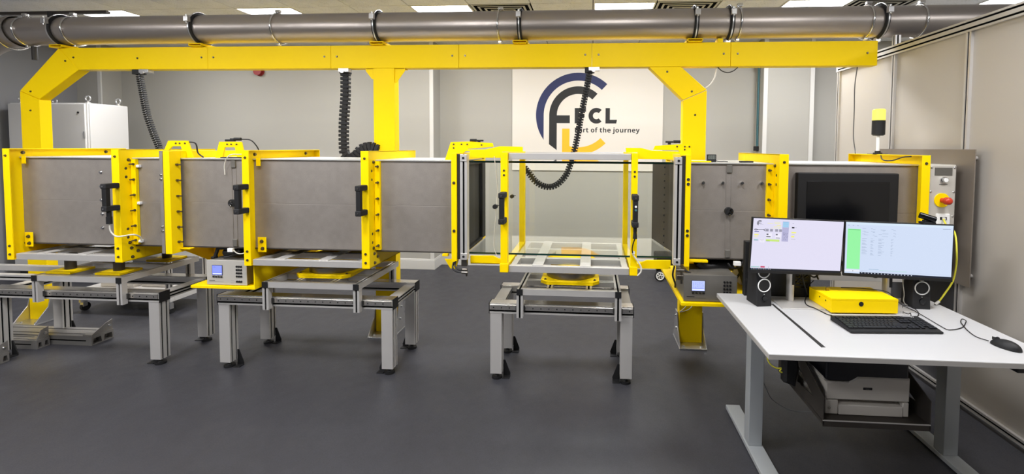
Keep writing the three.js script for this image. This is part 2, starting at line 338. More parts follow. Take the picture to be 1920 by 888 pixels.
{
  const bar = (w, h, t) => [bx(-w / 2, -w / 2 + .012, -h / 2, h / 2, -t / 2, t / 2, .002), bx(w / 2 - .012, w / 2, -h / 2, h / 2, -t / 2, t / 2, .002), bx(-w / 2, w / 2, -h * .2, h * .2, -t / 2, -t / 2 + .006, .001), bx(-w / 2, w / 2, -h * .2, h * .2, t / 2 - .006, t / 2, .001)];
  chain('cable_chain', 'slim close-linked black cable chain hanging from the beam above the white cabinet', [[-4.04, 2.262, 3.75], [-4.012, 2.086, 3.75], [-3.968, 1.896, 3.74], [-3.913, 1.729, 3.74], [-3.855, 1.6, 3.73], [-3.8, 1.54, 3.66]], 40, () => bar(.044, .0125, .034), M.black, std('#a5a5a2', .5));
  chain('cable_chain', 'wide black blocky cable chain hanging straight down beside the middle gantry post', [[-2.14, 2.262, 3.76], [-2.143, 2.06, 3.76], [-2.161, 1.83, 3.76], [-2.164, 1.644, 3.76], [-2.15, 1.56, 3.75], [-2.1, 1.52, 3.74], [-2.04, 1.552, 3.735], [-1.99, 1.604, 3.73], [-1.9, 1.627, 3.72], [-1.83, 1.6, 3.715]], 31, () => [bx(-.038, .038, -.012, .012, -.02, .02, .003), bx(-.02, .02, -.019, .019, -.014, .014, .002)], M.black);
  chain('cable_chain', 'long black segmented cable chain that loops behind the glass box before the sign', [[-.032, 2.262, 3.765], [-.055, 2.125, 3.765], [-.098, 1.903, 3.76], [-.132, 1.702, 3.755], [-.176, 1.522, 3.755], [-.229, 1.386, 3.75], [-.319, 1.304, 3.75], [-.401, 1.298, 3.75], [-.478, 1.338, 3.75], [-.533, 1.406, 3.75], [-.575, 1.46, 3.72]], 62, () => [bx(-.026, .026, -.007, .007, -.02, .02, .002), bx(-.012, .012, -.0115, .0115, -.012, .012, .001)], M.black);
}

// ================================================================ STANDS ON THE FLOOR
function bench(label, x0, x1) {
  const t = thing('rail_stand', label, 'stand', [(x0 + x1) / 2, 0, 3.26], 'low aluminium rail stands');
  for (const [d0, d1, f] of [[3.02, 3.1, 3.02], [3.42, 3.5, 3.5]]) {
    addExtrusion('rail', t, ['x', x0, x1, .475, .54, d0, d1, [['a0', .018], ['a1', .018]]]);
    mesh('top_cover', bx(x0, x1, .54, .546, d0, d1, .001), M.polish, t);
    const s = f < 3.3 ? -1 : 1, dd = s < 0 ? [3.01, 3.0195] : [3.5005, 3.51];
    const gr = mesh('guide_rail', bx(x0 + .004, x1 - .004, .502, .538, dd[0], dd[1], .003), M.polish, t);
    const holes = []; for (let x = x0 + .03; x < x1 - .01; x += .055) holes.push(cyl('d', x, .519, s < 0 ? 3.0098 : 3.5102, .0045, .0012, 10));
    stuff(mesh('screw_heads', holes, M.black, gr));
    for (const [a, b] of [[x0 - .006, x0], [x1, x1 + .006]]) mesh('end_cap', bx(a, b, .472, .548, d0 - .002, d1 + .002, .002), M.black, t);
  }
  for (const [a, b] of [[x0 + .004, x0 + .084], [x1 - .084, x1 - .004]]) {
    addExtrusion('end_rail', t, ['d', a, b, .478, .528, 3.1, 3.42, [['a0', .016], ['a0', .038], ['a1', .016], ['a1', .038]]]);
    for (const [d0, d1] of [[3.022, 3.1], [3.42, 3.498]]) {
      const leg = addExtrusion('leg', t, ['y', a, b, .045, .475, d0, d1, [['a0', .02], ['a0', .058], ['a1', .02], ['a1', .058]]]);
      const xc = (a + b) / 2, dc = (d0 + d1) / 2;
      mesh('levelling_foot', [cyl('y', xc, .007, dc, .036, .014, 20), cyl('y', xc, .018, dc, .022, .012, 16, .012), cyl('y', xc, .03, dc, .009, .04, 10)], M.black, leg);
      const s = xc < (x0 + x1) / 2 ? 1 : -1, xs = s > 0 ? b : a;
      mesh('floor_bracket', [plate([[xs, .0], [xs + s * .045, .0], [xs + s * .05, .02], [xs + s * .014, .115], [xs, .115]], dc + .025, dc + .031, .001), bx(Math.min(xs, xs + s * .05), Math.max(xs, xs + s * .05), 0, .006, dc - .02, dc + .031, .001)], M.black, leg);
    }
  }
  return t;
}
bench('low aluminium rail stand under the first steel section, its far leg out of the picture', -4.54, -3.16);
bench('low aluminium rail stand under the steel section beside the middle gantry post', -2.705, -1.4);
bench('low aluminium rail stand under the glass test section', -.705, .286);

function slideTable(label, xc, turntable) {
  const x0 = xc - .353, x1 = xc + .353, y0 = .625, y1 = .665, d0 = 2.97, d1 = 3.61;
  const t = thing('slide_table', label, 'sliding frame', [xc, y0, 3.29], 'sliding frames on the rail stands');
  addExtrusion('front_rail', t, ['x', x0 + .04, x1 - .04, y0, y1, d0, d0 + .04, []]);
  addExtrusion('rear_rail', t, ['x', x0 + .04, x1 - .04, y0, y1, d1 - .04, d1, []]);
  for (const [a, b, s] of [[x0, x0 + .04, -1], [x1 - .04, x1, 1]]) {
    const r = addExtrusion('side_rail', t, ['d', a, b, y0, y1, d0, d1, [['b1', .02]]]);
    mesh('end_cap', bx(a - .001, b + .001, y0 - .001, y1 + .001, d0 - .005, d0 - .0005, .001), M.black, r);
    for (const [p, q, car] of [[d0, d0 + .038, 3.0], [d1 - .088, d1 - .05, 3.52]]) {
      const h = addExtrusion('hanging_leg', t, ['y', a - .002, b + .002, .465, y0, p, q, [['b0', .022]]]);
      if (p < 3.1) mesh('carriage', [bx(a - .012, b + .012, .5, .54, 2.999, 3.0095, .002)], M.dark, h);
    }
  }
  for (const d of [3.2, 3.36]) addExtrusion('cross_bar', t, ['x', x0 + .04, x1 - .04, y0, y1 - .002, d - .02, d + .02, [['b1', .02]]]);
  for (const x of [xc - .135, xc + .135]) addExtrusion('long_bar', t, ['d', x - .02, x + .02, y0, y1 - .002, d0 + .04, 3.18, [['b1', .02]]]);
  if (turntable) {
    const c = .045, w = .207, o = []; for (const [a, b] of [[-w, -w + c], [-w + c, -w], [w - c, -w], [w, -w + c], [w, w - c], [w - c, w], [-w + c, w], [-w, w - c]]) o.push([xc + a, 3.29 + b]);
    const p = mesh('turntable_plate', plateY(o, y1, y1 + .025, .002), M.yellow, t);
    for (const a of [-1, 1]) for (const b of [-1, 1]) bolt(p, xc + a * .175, y1 + .025, 3.29 + b * .16, '+y', .007);
    mesh('bearing_ring', [cyl('y', xc, .71, 3.29, .182, .04, 64), cyl('y', xc, .732, 3.29, .17, .006, 64)], M.bearing, t);
    mesh('turntable_disc', [cyl('y', xc, .762, 3.29, .15, .056, 64), cyl('y', xc, .7935, 3.29, .185, .013, 64)], M.yellow, t);
  } else {
    for (const x of [xc - .205, xc + .19]) { for (const d of [3.1, 3.48]) mesh('pad', bx(x - .1, x + .1, y1, y1 + .018, d - .085, d + .085, .003), M.yellow, t); for (const d of [3.1, 3.48]) mesh('column', [cyl('y', x, .74, d, .033, .12, 20), cyl('y', x, .79, d, .04, .02, 20)], M.darksteel, t); }
    addExtrusion('extension_rail', t, ['x', -5.3, x0 - .001, y0, y1, d0, d0 + .04, [['a0', .02]]]);
    addExtrusion('extension_rail', t, ['x', -5.3, x0 - .001, y0, y1, 3.2, 3.24, [['b1', .02]]]);
  }
  return t;
}
slideTable('aluminium sliding frame with four short dark columns under the first steel section', -3.746, false);
slideTable('aluminium sliding frame with yellow turntable under the steel section beside the middle post', -1.97, true);
slideTable('aluminium sliding frame with yellow turntable under the glass test section', -.153, true);

// ================================================================ TUNNEL
const RF = 2.89, RB = 3.69, R0 = .8, R1 = 1.595;
function ring(t, x0, x1, side, holes, deep = .165) {                     // end frame of bent yellow angle; the web stands on the given side
  const w = .006, [a, b] = side === 'l' ? [x0, x0 + w] : [x1 - w, x1];
  const circ = (d, y, r) => Array.from({ length: 12 }, (_, k) => [d + r * Math.cos(k * Math.PI / 6), y + r * Math.sin(k * Math.PI / 6)]);
  const web = (p, q) => plateX([[p, R0], [q, R0], [q, R1], [p, R1]], a, b, .001, holes ? [1.46, 1.4, 1.03, .97].map((y) => circ(Math.abs(p - RF) < .1 ? 2.936 : 3.644, y, .011)) : []);
  const f = mesh('frame_upright', [bx(x0, x1, R0, R1, RF, RF + w), web(RF + w, RF + deep)], M.yellow, t);
  mesh('frame_upright', [bx(x0, x1, R0, R1, RB - w, RB), web(RB - deep, RB - w)], M.yellow, t);
  mesh('frame_rail', [bx(a, b, 1.536, R1, RF + deep, RB - deep), bx(x0, x1, R1 - w, R1, RF + w, RB - w)], M.yellow, t);
  mesh('frame_rail', [bx(a, b, R0, .888, RF + deep, RB - deep), bx(x0, x1, R0, R0 + w, RF + w, RB - w)], M.yellow, t);
  if (holes) for (const y of [1.46, 1.4, 1.03, .97]) mesh('plug', cyl('x', (a + b) / 2, y, 2.936, .0112, .004, 14), M.darksteel, f);
  const xm = (x0 + x1) / 2, ws = side === 'l' ? b : b, dir = '+x';
  for (const y of [1.545, .9, .84]) bolt(f, xm, y, RF, '-d', .006);
  if (side === 'l') for (const d of [3.0, 3.56]) bolt(f, b, 1.565, d, '+x', .009);
  if (holes) { const sx = side === 'r' ? b : a, sd = side === 'r' ? '+x' : '-x'; for (const [d, y] of [[2.955, 1.52], [2.945, .93], [2.955, .89], [3.0, .86], [2.96, .825], [3.5, .86]]) bolt(f, sx, y, d, sd, .008); }
  return f;
}
function cornerTabs(t, x, s) {
  const m = mesh('corner_tab', bx(Math.min(x, x + s * .06), Math.max(x, x + s * .06), .88, .985, 2.962, 2.968), M.yellow, t);
  bolt(m, x + s * .03, .955, 2.962, '-d', .009); bolt(m, x + s * .035, .905, 2.962, '-d', .009);
  mesh('corner_tab', bx(Math.min(x, x + s * .03), Math.max(x, x + s * .03), 1.485, 1.54, 2.962, 2.968), M.yellow, t);
}
function flangeFrame(t, x0, x1, deep = .045) {
  const y0 = .868, y1 = 1.586;
  mesh('flange_frame', [bx(x0, x1, y0, y1, RF, RF + deep), bx(x0, x1, y0, y1, RB - .045, RB), bx(x0, x1, y1 - .05, y1, RF + deep, RB - .045), bx(x0, x1, y0, y0 + .03, RF + deep, RB - .045)], M.yellow, t);
}
function steelBox(t, x0, x1, o = {}) {
  const f = o.front ?? 2.99, b = 3.59;
  mesh('upper_panel', bx(x0, x1, 1.2213, 1.527, f, b, .001), M.steel, t);
  mesh('lower_panel', bx(x0, x1, .905, 1.2187, f, b, .001), M.steel, t);
  mesh('seam', bx(x0 + .001, x1 - .001, 1.2187, 1.2213, f + .0012, b - .0012, 0), M.steel, t);
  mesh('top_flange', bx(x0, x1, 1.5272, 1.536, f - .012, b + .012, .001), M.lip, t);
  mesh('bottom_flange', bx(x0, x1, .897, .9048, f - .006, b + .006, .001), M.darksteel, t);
}
function boltFlange(t, x0, x1, ys, s) {                    // bolted joint strip with bolt ends showing
  const m = mesh('joint_strip', bx(x0, x1, .912, 1.526, 2.966, 2.989), M.yellow, t);
  for (const y of ys) { const x = s > 0 ? x1 - .012 : x0 + .012; mesh('bolt', [cyl('d', x, y, 2.962, .009, .008, 6), cyl('d', x, y, 2.95, .0055, .03, 8)], M.bolt, m); }
}
function baseFrame(t, x0, x1) {
  const y0 = .8, y1 = .843;
  mesh('base_rail', bx(x0, x1, y0, y1, 2.902, 2.942), M.alu, t);
  mesh('base_rail', bx(x0, x1, y0, y1, 3.638, 3.678), M.alu, t);
  mesh('base_rail', bx(x0, x1, y0, y1 - .001, 3.12, 3.16), M.alu, t);
  mesh('base_rail', bx(x0, x1, y0, y1 - .001, 3.4, 3.44), M.alu, t);
  for (const x of [x0 + .005, x1 - .045]) mesh('base_rail', bx(x, x + .04, y0, y1 - .0005, 2.942, 3.638), M.alu, t);
  const w = x1 - x0; for (const q of [.24, .64]) mesh('base_bar', bx(x0 + w * q - .036, x0 + w * q + .036, y1, y1 + .006, 2.91, 3.67), M.alu, t);
}
function handle(t, x, y0, y1, f = RF) {
  const h = mesh('handle', bx(x - .016, x + .016, y0 + .02, y1 - .02, f - .092, f - .06, .005), M.black, t);
  for (const y of [y0, y1 - .036]) { mesh('handle_end', bx(x - .02, x + .02, y, y + .036, f - .096, f - .0005, .006), M.rubber, h); }
  for (const y of [y0 + .018, y1 - .018]) mesh('screw', cyl('d', x, y, f - .097, .006, .004, 10), M.chrome, h);
  return h;
}
const Y6 = [1.49, 1.38, 1.27, 1.16, 1.05, .945];

{ // 1: steel section with white cable on its grip
  const t = thing('tunnel_section', 'yellow-framed steel tunnel section with black connector and white cable on its grip', 'tunnel section', [-3.73, R0, 3.29], 'steel tunnel sections');
  steelBox(t, -4.1675, -3.2955); baseFrame(t, -4.12, -3.345);
  ring(t, -4.174, -4.124, 'l'); cornerTabs(t, -4.128, 1); ring(t, -3.345, -3.289, 'r', true);
  const h = handle(t, -3.305, 1.172, 1.362);
  const k = mesh('connector', [cyl('y', -3.312, 1.15, 2.835, .014, .045, 12), cyl('y', -3.312, 1.108, 2.835, .017, .05, 12)], M.black, h);
  mesh('cable', tube([[-3.312, 1.085, 2.835], [-3.31, 1.03, 2.84], [-3.285, .995, 2.85], [-3.24, .995, 2.86], [-3.2, 1.0, 2.89], [-3.2, .97, 2.94], [-3.205, .945, 2.95]], .005, 40), M.cablewhite, k);
  for (const y of [1.427, 1.326, 1.226, 1.125, 1.024]) bolt(t, -3.545, y, 2.99, '-d', .008, M.chrome);
}
{ // narrow fixed piece
  const t = thing('tunnel_section', 'narrow steel tunnel piece with white clips, between two yellow frames', 'tunnel section', [-3.13, .9, 3.29]);
  steelBox(t, -3.287, -2.986); boltFlange(t, -3.2865, -3.25, Y6, 1);
  const p = mesh('seal_plate', bx(-2.985, -2.963, .872, 1.586, 2.886, 3.694, .002), M.steel, t);
  for (const y of [1.42, 1.39, 1.06, 1.03]) bolt(p, -2.974, y, 2.886, '-d', .006, M.chrome);
  for (const y of [1.475, 1.21, .935]) mesh('clip', [bx(-3.25, -3.228, y - .01, y + .01, 2.968, 2.9895, .003), cyl('d', -3.239, y, 2.966, .004, .004, 8)], M.white, t);
}
function guideStrip(t, x, knobY) {
  mesh('guide_strip', [bx(x - .018, x - .014, .908, 1.525, 2.9875, 2.9895, 0), bx(x + .014, x + .018, .908, 1.525, 2.9875, 2.9895, 0)], M.steel, t);
  for (const y of [1.47, .91]) mesh('clip', bx(x - .016, x + .018, y, y + .052, 2.98, 2.9895, .003), M.instrumentdark, t);
  const k = mesh('knob', [cyl('d', x, knobY, 2.975, .026, .03, 24)], M.black, t);
  mesh('knob_screw', [cyl('d', x + .004, knobY + .012, 2.956, .006, .014, 10), cyl('d', x - .004, knobY - .008, 2.956, .006, .014, 10), cyl('d', x + .012, knobY, 2.956, .004, .014, 8), bx(x - .004, x + .004, knobY - .03, knobY - .016, 2.95, 2.962, .002)], M.chrome, k);
}
const yellowBracket = (t, pts, d0 = 3.02, holes = []) => { const m = mesh('lifting_bracket', plate(pts, d0, d0 + .012, .001), M.yellow, t); for (const [x, y] of holes) mesh('bolt', cyl('d', x, y, d0 - .001, .006, .006, 8), M.bolt, m); return m; };
{ // 2: fixed, between the first two mobile sections
  const t = thing('tunnel_section', 'steel tunnel section with two arched yellow brackets on its top', 'tunnel section', [-2.66, .86, 3.29]);
  steelBox(t, -2.9605, -2.391); flangeFrame(t, -2.961, -2.914, .085);
  for (const y of Y6) mesh('bolt', [cyl('x', -2.908, y, 2.94, .009, .012, 6), cyl('x', -2.893, y, 2.94, .0055, .03, 8)], M.bolt, t);
  guideStrip(t, -2.53, 1.222);
  yellowBracket(t, [[-3.05, 1.587], [-3.085, 1.587], [-3.05, 1.658], [-2.901, 1.659], [-2.859, 1.537], [-2.925, 1.537], [-2.955, 1.619], [-3.02, 1.618]], 3.02, [[-2.99, 1.64], [-2.96, 1.64], [-2.92, 1.64]]);
  yellowBracket(t, [[-2.695, 1.537], [-2.662, 1.653], [-2.497, 1.654], [-2.47, 1.537], [-2.53, 1.537], [-2.546, 1.614], [-2.622, 1.613], [-2.64, 1.537]], 3.02, [[-2.6, 1.635], [-2.57, 1.635], [-2.53, 1.635]]);
  mesh('connector', [cyl('x', -2.53, 1.672, 3.03, .011, .05, 12), bx(-2.62, -2.55, 1.655, 1.67, 3.02, 3.04, .003), cyl('x', -2.565, 1.672, 3.03, .006, .04, 8)], M.black, t);
  mesh('cable', tube([[-2.5, 1.672, 3.03], [-2.44, 1.665, 3.04], [-2.41, 1.62, 3.06], [-2.4, 1.56, 3.08]], .004), M.cable, t);
  mesh('cable', tube([[-2.91, 1.65, 3.03], [-2.86, 1.64, 3.04], [-2.85, 1.57, 3.05], [-2.82, 1.54, 3.06]], .005), M.cable, t);
  mesh('cable', tube([[-2.47, 1.565, 2.99], [-2.53, 1.56, 2.96], [-2.58, 1.5, 2.97], [-2.59, 1.42, 2.98]], .0035), M.cablewhite, t);
  mesh('clip', [bx(-2.64, -2.45, 1.537, 1.545, 3.0, 3.03, .002)], M.black, t);
  mesh('foot_bracket', [plateX([[3.0, .868], [3.5, .868], [3.3, .72], [3.25, .72]], -2.93, -2.924, .001), bx(-2.95, -2.84, .89, .8968, 2.95, 3.2, .001), plate([[-2.95, .89], [-2.86, .89], [-2.9, .79], [-2.92, .79]], 3.24, 3.25, .001)], M.yellow, t);
  mesh('post_bracket', bx(-2.96, -2.9, .655, 1.1, 3.605, 3.72, .002), M.yellow, t);
}
{ // 3: mobile section beside the middle post
  const t = thing('tunnel_section', 'yellow-framed steel tunnel section with two black grips, beside the middle gantry post', 'tunnel section', [-1.94, R0, 3.29], 'steel tunnel sections');
  steelBox(t, -2.3815, -1.5025); baseFrame(t, -2.335, -1.552);
  ring(t, -2.388, -2.339, 'l'); cornerTabs(t, -2.343, 1); ring(t, -1.55, -1.496, 'r', true);
  handle(t, -2.358, 1.169, 1.366); handle(t, -1.522, 1.169, 1.37);
}
const BK = [[-1.018, 1.537], [-.976, 1.661], [-.848, 1.665], [-.685, 1.655], [-.677, 1.63], [-.856, 1.614], [-.901, 1.573], [-.93, 1.537]];
{ // 4: fixed, left of the glass
  const t = thing('tunnel_section', 'plain steel tunnel section joined to the glass box, sealed by an upright slotted profile', 'tunnel section', [-1.2, .86, 3.29]);
  steelBox(t, -1.4945, -.905); boltFlange(t, -1.4945, -1.457, Y6, 1); flangeFrame(t, -.932, -.896);
  for (const y of [1.39, 1.07]) bolt(t, -.914, y, RF, '-d', .007);
  mesh('gasket', bx(-.8955, -.874, .88, 1.58, 2.9, 2.93, .002), M.dark, t);
  const a = addExtrusion('seal_profile', t, ['y', -.873, -.826, .88, 1.58, 2.892, 2.94, [['b0', .0235]]]);
  for (const y of [1.555, .9]) { mesh('end_block', bx(-.872, -.827, y - .022, y + .022, 2.886, 2.892, .002), M.alu, a); mesh('screw', cyl('d', -.8495, y, 2.885, .008, .004, 12), M.black, a); }
  mesh('end_plate', bx(-.904, -.898, .905, 1.527, 2.995, 3.585, .001), M.dark, t);
  const e = mesh('seal_frame', [bx(-.8955, -.874, .9, 1.53, 3.5, 3.6, .002), bx(-.8955, -.874, 1.5, 1.53, 2.95, 3.5, .002), bx(-.8955, -.874, .89, .91, 2.95, 3.5, .002)], M.black, t);
  mesh('foot_bracket', [plate([[-1.0, .866], [-.9, .866], [-.92, .8], [-.96, .8]], 2.95, 2.956, .001), bx(-1.02, -.98, .88, .8965, 2.96, 2.99, .002)], M.yellow, t);
  mesh('hose', [tube([[-.93, .85, 2.93], [-.93, .815, 2.91], [-.9, .795, 2.9], [-.86, .79, 2.9]], .006), tube([[-.915, .86, 2.93], [-.915, .83, 2.91], [-.89, .81, 2.9], [-.85, .808, 2.9]], .006)], M.cable, t);
  mesh('fitting', [cyl('x', -.845, .79, 2.9, .01, .04, 8), cyl('x', -.845, .81, 2.9, .01, .03, 8), cyl('y', -.835, .79, 2.905, .007, .05, 8), bx(-.87, -.83, .83, .88, 2.9, 2.93, .004)], M.bearing, t);
  yellowBracket(t, BK, 3.02, [[-.955, 1.645], [-.955, 1.62], [-.9, 1.645], [-.86, 1.645], [-.76, 1.642]]);
  mesh('connector', [cyl('x', -.82, 1.673, 3.03, .01, .045, 12), cyl('x', -.775, 1.672, 3.03, .006, .05, 8), bx(-.79, -.77, 1.655, 1.67, 3.022, 3.034, .002)], M.black, t);
}
{ // 5: glass test section
  const t = thing('test_section', 'clear glass box section of the tunnel in a yellow frame before the wall sign', 'tunnel section', [-.155, R0, 3.29]);
  const gx0 = -.84, gx1 = .552;
  mesh('glass_pane', bx(gx0, gx1, .908, 1.524, 2.99, 2.998, 0), M.glass, t);
  mesh('glass_pane', bx(gx0, gx1, .908, 1.524, 3.582, 3.59, 0), M.glass, t);
  mesh('glass_pane', bx(gx0, gx1, .899, .907, 2.991, 3.589, 0), M.glassFloor, t);
  mesh('glass_pane', bx(gx0, gx1, 1.525, 1.533, 2.991, 3.589, 0), M.glassFloor, t);
  mesh('glass_edge', [bx(gx0, gx1, .896, .9078, 2.988, 2.9905, 0), bx(gx0, gx1, 1.522, 1.536, 2.988, 2.9905, 0)], M.glassEdge, t);
  baseFrame(t, -.548, .243);
  for (const [a, b] of [[-.602, -.556], [.251, .291]]) {
    mesh('frame_upright', [bx(a, b, .858, R1, RF, RF + .045, .002)], M.yellow, t);
    mesh('frame_foot', bx(a - .005, b + .006, R0, .859, RF - .004, RF + .055, .004), M.yellow, t);
    mesh('frame_upright', bx(a, b, R0, R1, RB - .045, RB, .002), M.yellow, t);
    mesh('frame_rail', bx(a, b, 1.55, R1, RF + .045, RB - .045, .002), M.yellow, t);
    mesh('frame_rail', bx(a, b, R0, .845, RF + .055, RB - .045, .002), M.yellow, t);
    for (const y of [1.475, 1.445]) bolt(t, (a + b) / 2, y, RF, '-d', .005);
  }
  mesh('top_rail', bx(-.554, .249, 1.548, 1.59, 2.915, 2.955, .003), M.alu, t);
  mesh('top_rail', bx(-.554, .249, 1.55, 1.59, 3.63, 3.67, .003), M.alu, t);
  for (const q of [[[-.822, 1.556], [-.822, 1.6], [-.855, 1.6], [-.84, 1.611], [-.717, 1.612], [-.616, 1.634], [-.465, 1.631], [-.465, 1.599], [-.603, 1.598], [-.603, 1.556]], [[.215, 1.629], [.315, 1.629], [.384, 1.612], [.565, 1.607], [.565, 1.592], [.52, 1.592], [.52, 1.556], [.293, 1.556], [.293, 1.599], [.219, 1.599]]])
    mesh('clamp_arm', plate(q, 2.945, 2.957, .001), M.yellow, t);
  for (const q of [[[-.82, .845], [-.82, .893], [-.663, .896], [-.608, .868], [-.608, .845]], [[.298, .862], [.364, .89], [.518, .893], [.518, .855], [.5, .834], [.298, .834]]])
    mesh('clamp_arm', plate(q, 2.945, 2.957, .001), M.yellow, t);
  for (const [a, b] of [[-.822, -.605], [.3, .52]]) mesh('clamp_arm', bx(a, b, .836, .842, 2.957, 3.1, .001), M.yellow, t);
  handle(t, -.578, 1.134, 1.337);
  const h = handle(t, .271, 1.129, 1.334);
  mesh('button', [cyl('d', .272, 1.262, 2.796, .007, .004, 12)], M.white, h); mesh('button', [cyl('d', .272, 1.24, 2.796, .007, .004, 12)], M.teal, h);
  const k = mesh('connector', [cyl('y', .272, 1.115, 2.83, .012, .03, 12), cyl('y', .272, 1.08, 2.83, .014, .05, 12, .01)], M.black, h);
  mesh('cable', tube([[.272, 1.055, 2.83], [.262, 1.02, 2.84], [.258, .98, 2.86], [.266, .94, 2.875]], .004), M.cable, k);
  mesh('cable', tube([[.266, .94, 2.875], [.295, .9, 2.88], [.318, .86, 2.88], [.318, .83, 2.88], [.298, .803, 2.885]], .005), M.cablewhite, k);
  mesh('label_tag', bx(.258, .276, .945, .965, 2.868, 2.8755, .001), M.white, k);
  mesh('cord', tube([[-.655, 1.566, 2.94], [-.648, 1.48, 2.955], [-.64, 1.328, 2.97], [-.648, 1.23, 2.97], [-.651, 1.18, 2.97], [-.659, .95, 2.955], [-.64, .9, 2.945]], .0022, 50, 5), M.cablewhite, t);
  for (const d of [2.972, 3.604]) mesh('knob', [cyl('d', -.655, 1.226, d, .016, .032, 16), cyl('x', -.64, 1.235, d - .012, .003, .035, 6)], M.black, t);
}
{ // 6: fixed, right of the glass
  const t = thing('tunnel_section', 'steel tunnel section with four round bolts in a row and a black knob', 'tunnel section', [.9, .86, 3.29]);
  steelBox(t, .625, 1.172); flangeFrame(t, .594, .626);
  for (const y of [1.43, 1.4, 1.1, 1.07]) bolt(t, .61, y, RF, '-d', .007, M.chrome);
  mesh('gasket', bx(.5705, .5935, .88, 1.58, 2.9, 2.93, .002), M.dark, t);
  const a = addExtrusion('seal_profile', t, ['y', .525, .57, .876, 1.572, 2.892, 2.94, [['b0', .0225]]]);
  for (const y of [1.548, .897]) { mesh('end_block', bx(.526, .569, y - .022, y + .022, 2.886, 2.892, .002), M.alu, a); mesh('screw', cyl('d', .5475, y, 2.885, .008, .004, 12), M.black, a); }
  const e = mesh('inlet_sheet', [plateY([[.475, 3.575], [.525, 3.28], [.529, 3.28], [.479, 3.575]], .909, 1.521, 0), plateY([[.525, 3.28], [.585, 3.0], [.589, 3.0], [.529, 3.28]], .909, 1.521, 0)], M.darksteel, t);
  for (let y = .94; y < 1.51; y += .05) mesh('rivet', cyl('x', .522, y, 3.28, .006, .008, 8), M.dark, e);
  guideStrip(t, .893, 1.219);
  for (const x of [.725, .85, .974, 1.098]) mesh('bolt', [cyl('d', x, 1.404, 2.98, .01, .02, 12), cyl('d', x, 1.404, 2.966, .006, .012, 8)], M.chrome, t);
  yellowBracket(t, [[.402, 1.616], [.416, 1.644], [.584, 1.656], [.654, 1.656], [.656, 1.537], [.6, 1.537], [.571, 1.613]], 3.02, [[.56, 1.64], [.61, 1.64], [.64, 1.64], [.61, 1.62]]);
  mesh('connector', [cyl('x', .56, 1.672, 3.03, .01, .045, 12), cyl('x', .51, 1.67, 3.03, .006, .05, 8), bx(.5, .52, 1.652, 1.668, 3.022, 3.034, .002)], M.black, t);
  mesh('support_strip', [bx(.63, .76, .882, .896, 2.95, 2.99, .002), plateX([[2.95, .88], [3.2, .88], [3.0, .76], [2.97, .76]], .63, .64, .001)], M.yellow, t);
  mesh('fitting', [cyl('y', .578, .8, 2.9, .008, .09, 8), cyl('x', .57, .84, 2.9, .012, .05, 8), bx(.55, .6, .78, .81, 2.89, 2.92, .004)], M.bearing, t);
  mesh('hose', [tube([[.6, .84, 2.9], [.64, .82, 2.9], [.63, .79, 2.91], [.59, .785, 2.91]], .006), tube([[.54, .86, 2.93], [.53, .8, 2.93], [.55, .74, 2.95], [.56, .7, 3.0]], .006)], M.cable, t);
  mesh('top_strip', bx(.63, .78, 1.5365, 1.546, 3.0, 3.03, .002), M.yellow, t);
}
{ // 7: end section by the partition
  const t = thing('tunnel_section', 'steel tunnel section carrying the large dark touch screen, next to the partition', 'tunnel section', [1.63, R0, 3.29]);
  steelBox(t, 1.1795, 2.289); baseFrame(t, 1.225, 2.02);
  ring(t, 1.173, 1.229, 'l', true); ring(t, 2.024, 2.074, 'r', false, .095);
  mesh('frame_rail', bx(1.225, 1.232, 1.545, 1.59, RF + .09, RB - .09), M.yellow, t);
  boltFlange(t, 1.128, 1.1725, [1.49, 1.4, 1.3, 1.2, 1.1, 1.0], -1);
  const s = mesh('screen_frame', bx(1.312, 1.93, 1.09, 1.478, 2.945, 2.99, .006), M.black, t);
  mesh('screen', bx(1.368, 1.872, 1.14, 1.424, 2.942, 2.947, .001), M.gloss, s);
  mesh('arm_cap', bx(.985, 1.07, 1.5365, 1.547, 3.05, 3.09, .003), M.black, t);
}

// ================================================================ INSTRUMENTS, SHELVES, FITTINGS AROUND THE TUNNEL
function canvasTex(w, h, draw) {
  const c = document.createElement('canvas'); c.width = w; c.height = h; const k = c.getContext('2d'); draw(k, w, h);
  const t = new THREE.CanvasTexture(c); t.colorSpace = THREE.SRGBColorSpace; t.anisotropy = 4; t.needsUpdate = true; return t;
}
const screenMat = (t, e) => new THREE.MeshStandardMaterial({ color: 0x050507, roughness: .25, emissive: 0xffffff, emissiveMap: t, emissiveIntensity: e });
function flat(name, w, h, mat, parent, m4) { const g = new THREE.PlaneGeometry(w, h); g.applyMatrix4(m4); return mesh(name, g, mat, parent, true); }
const face = (x, y, d) => new THREE.Matrix4().makeTranslation(x, y, -d);

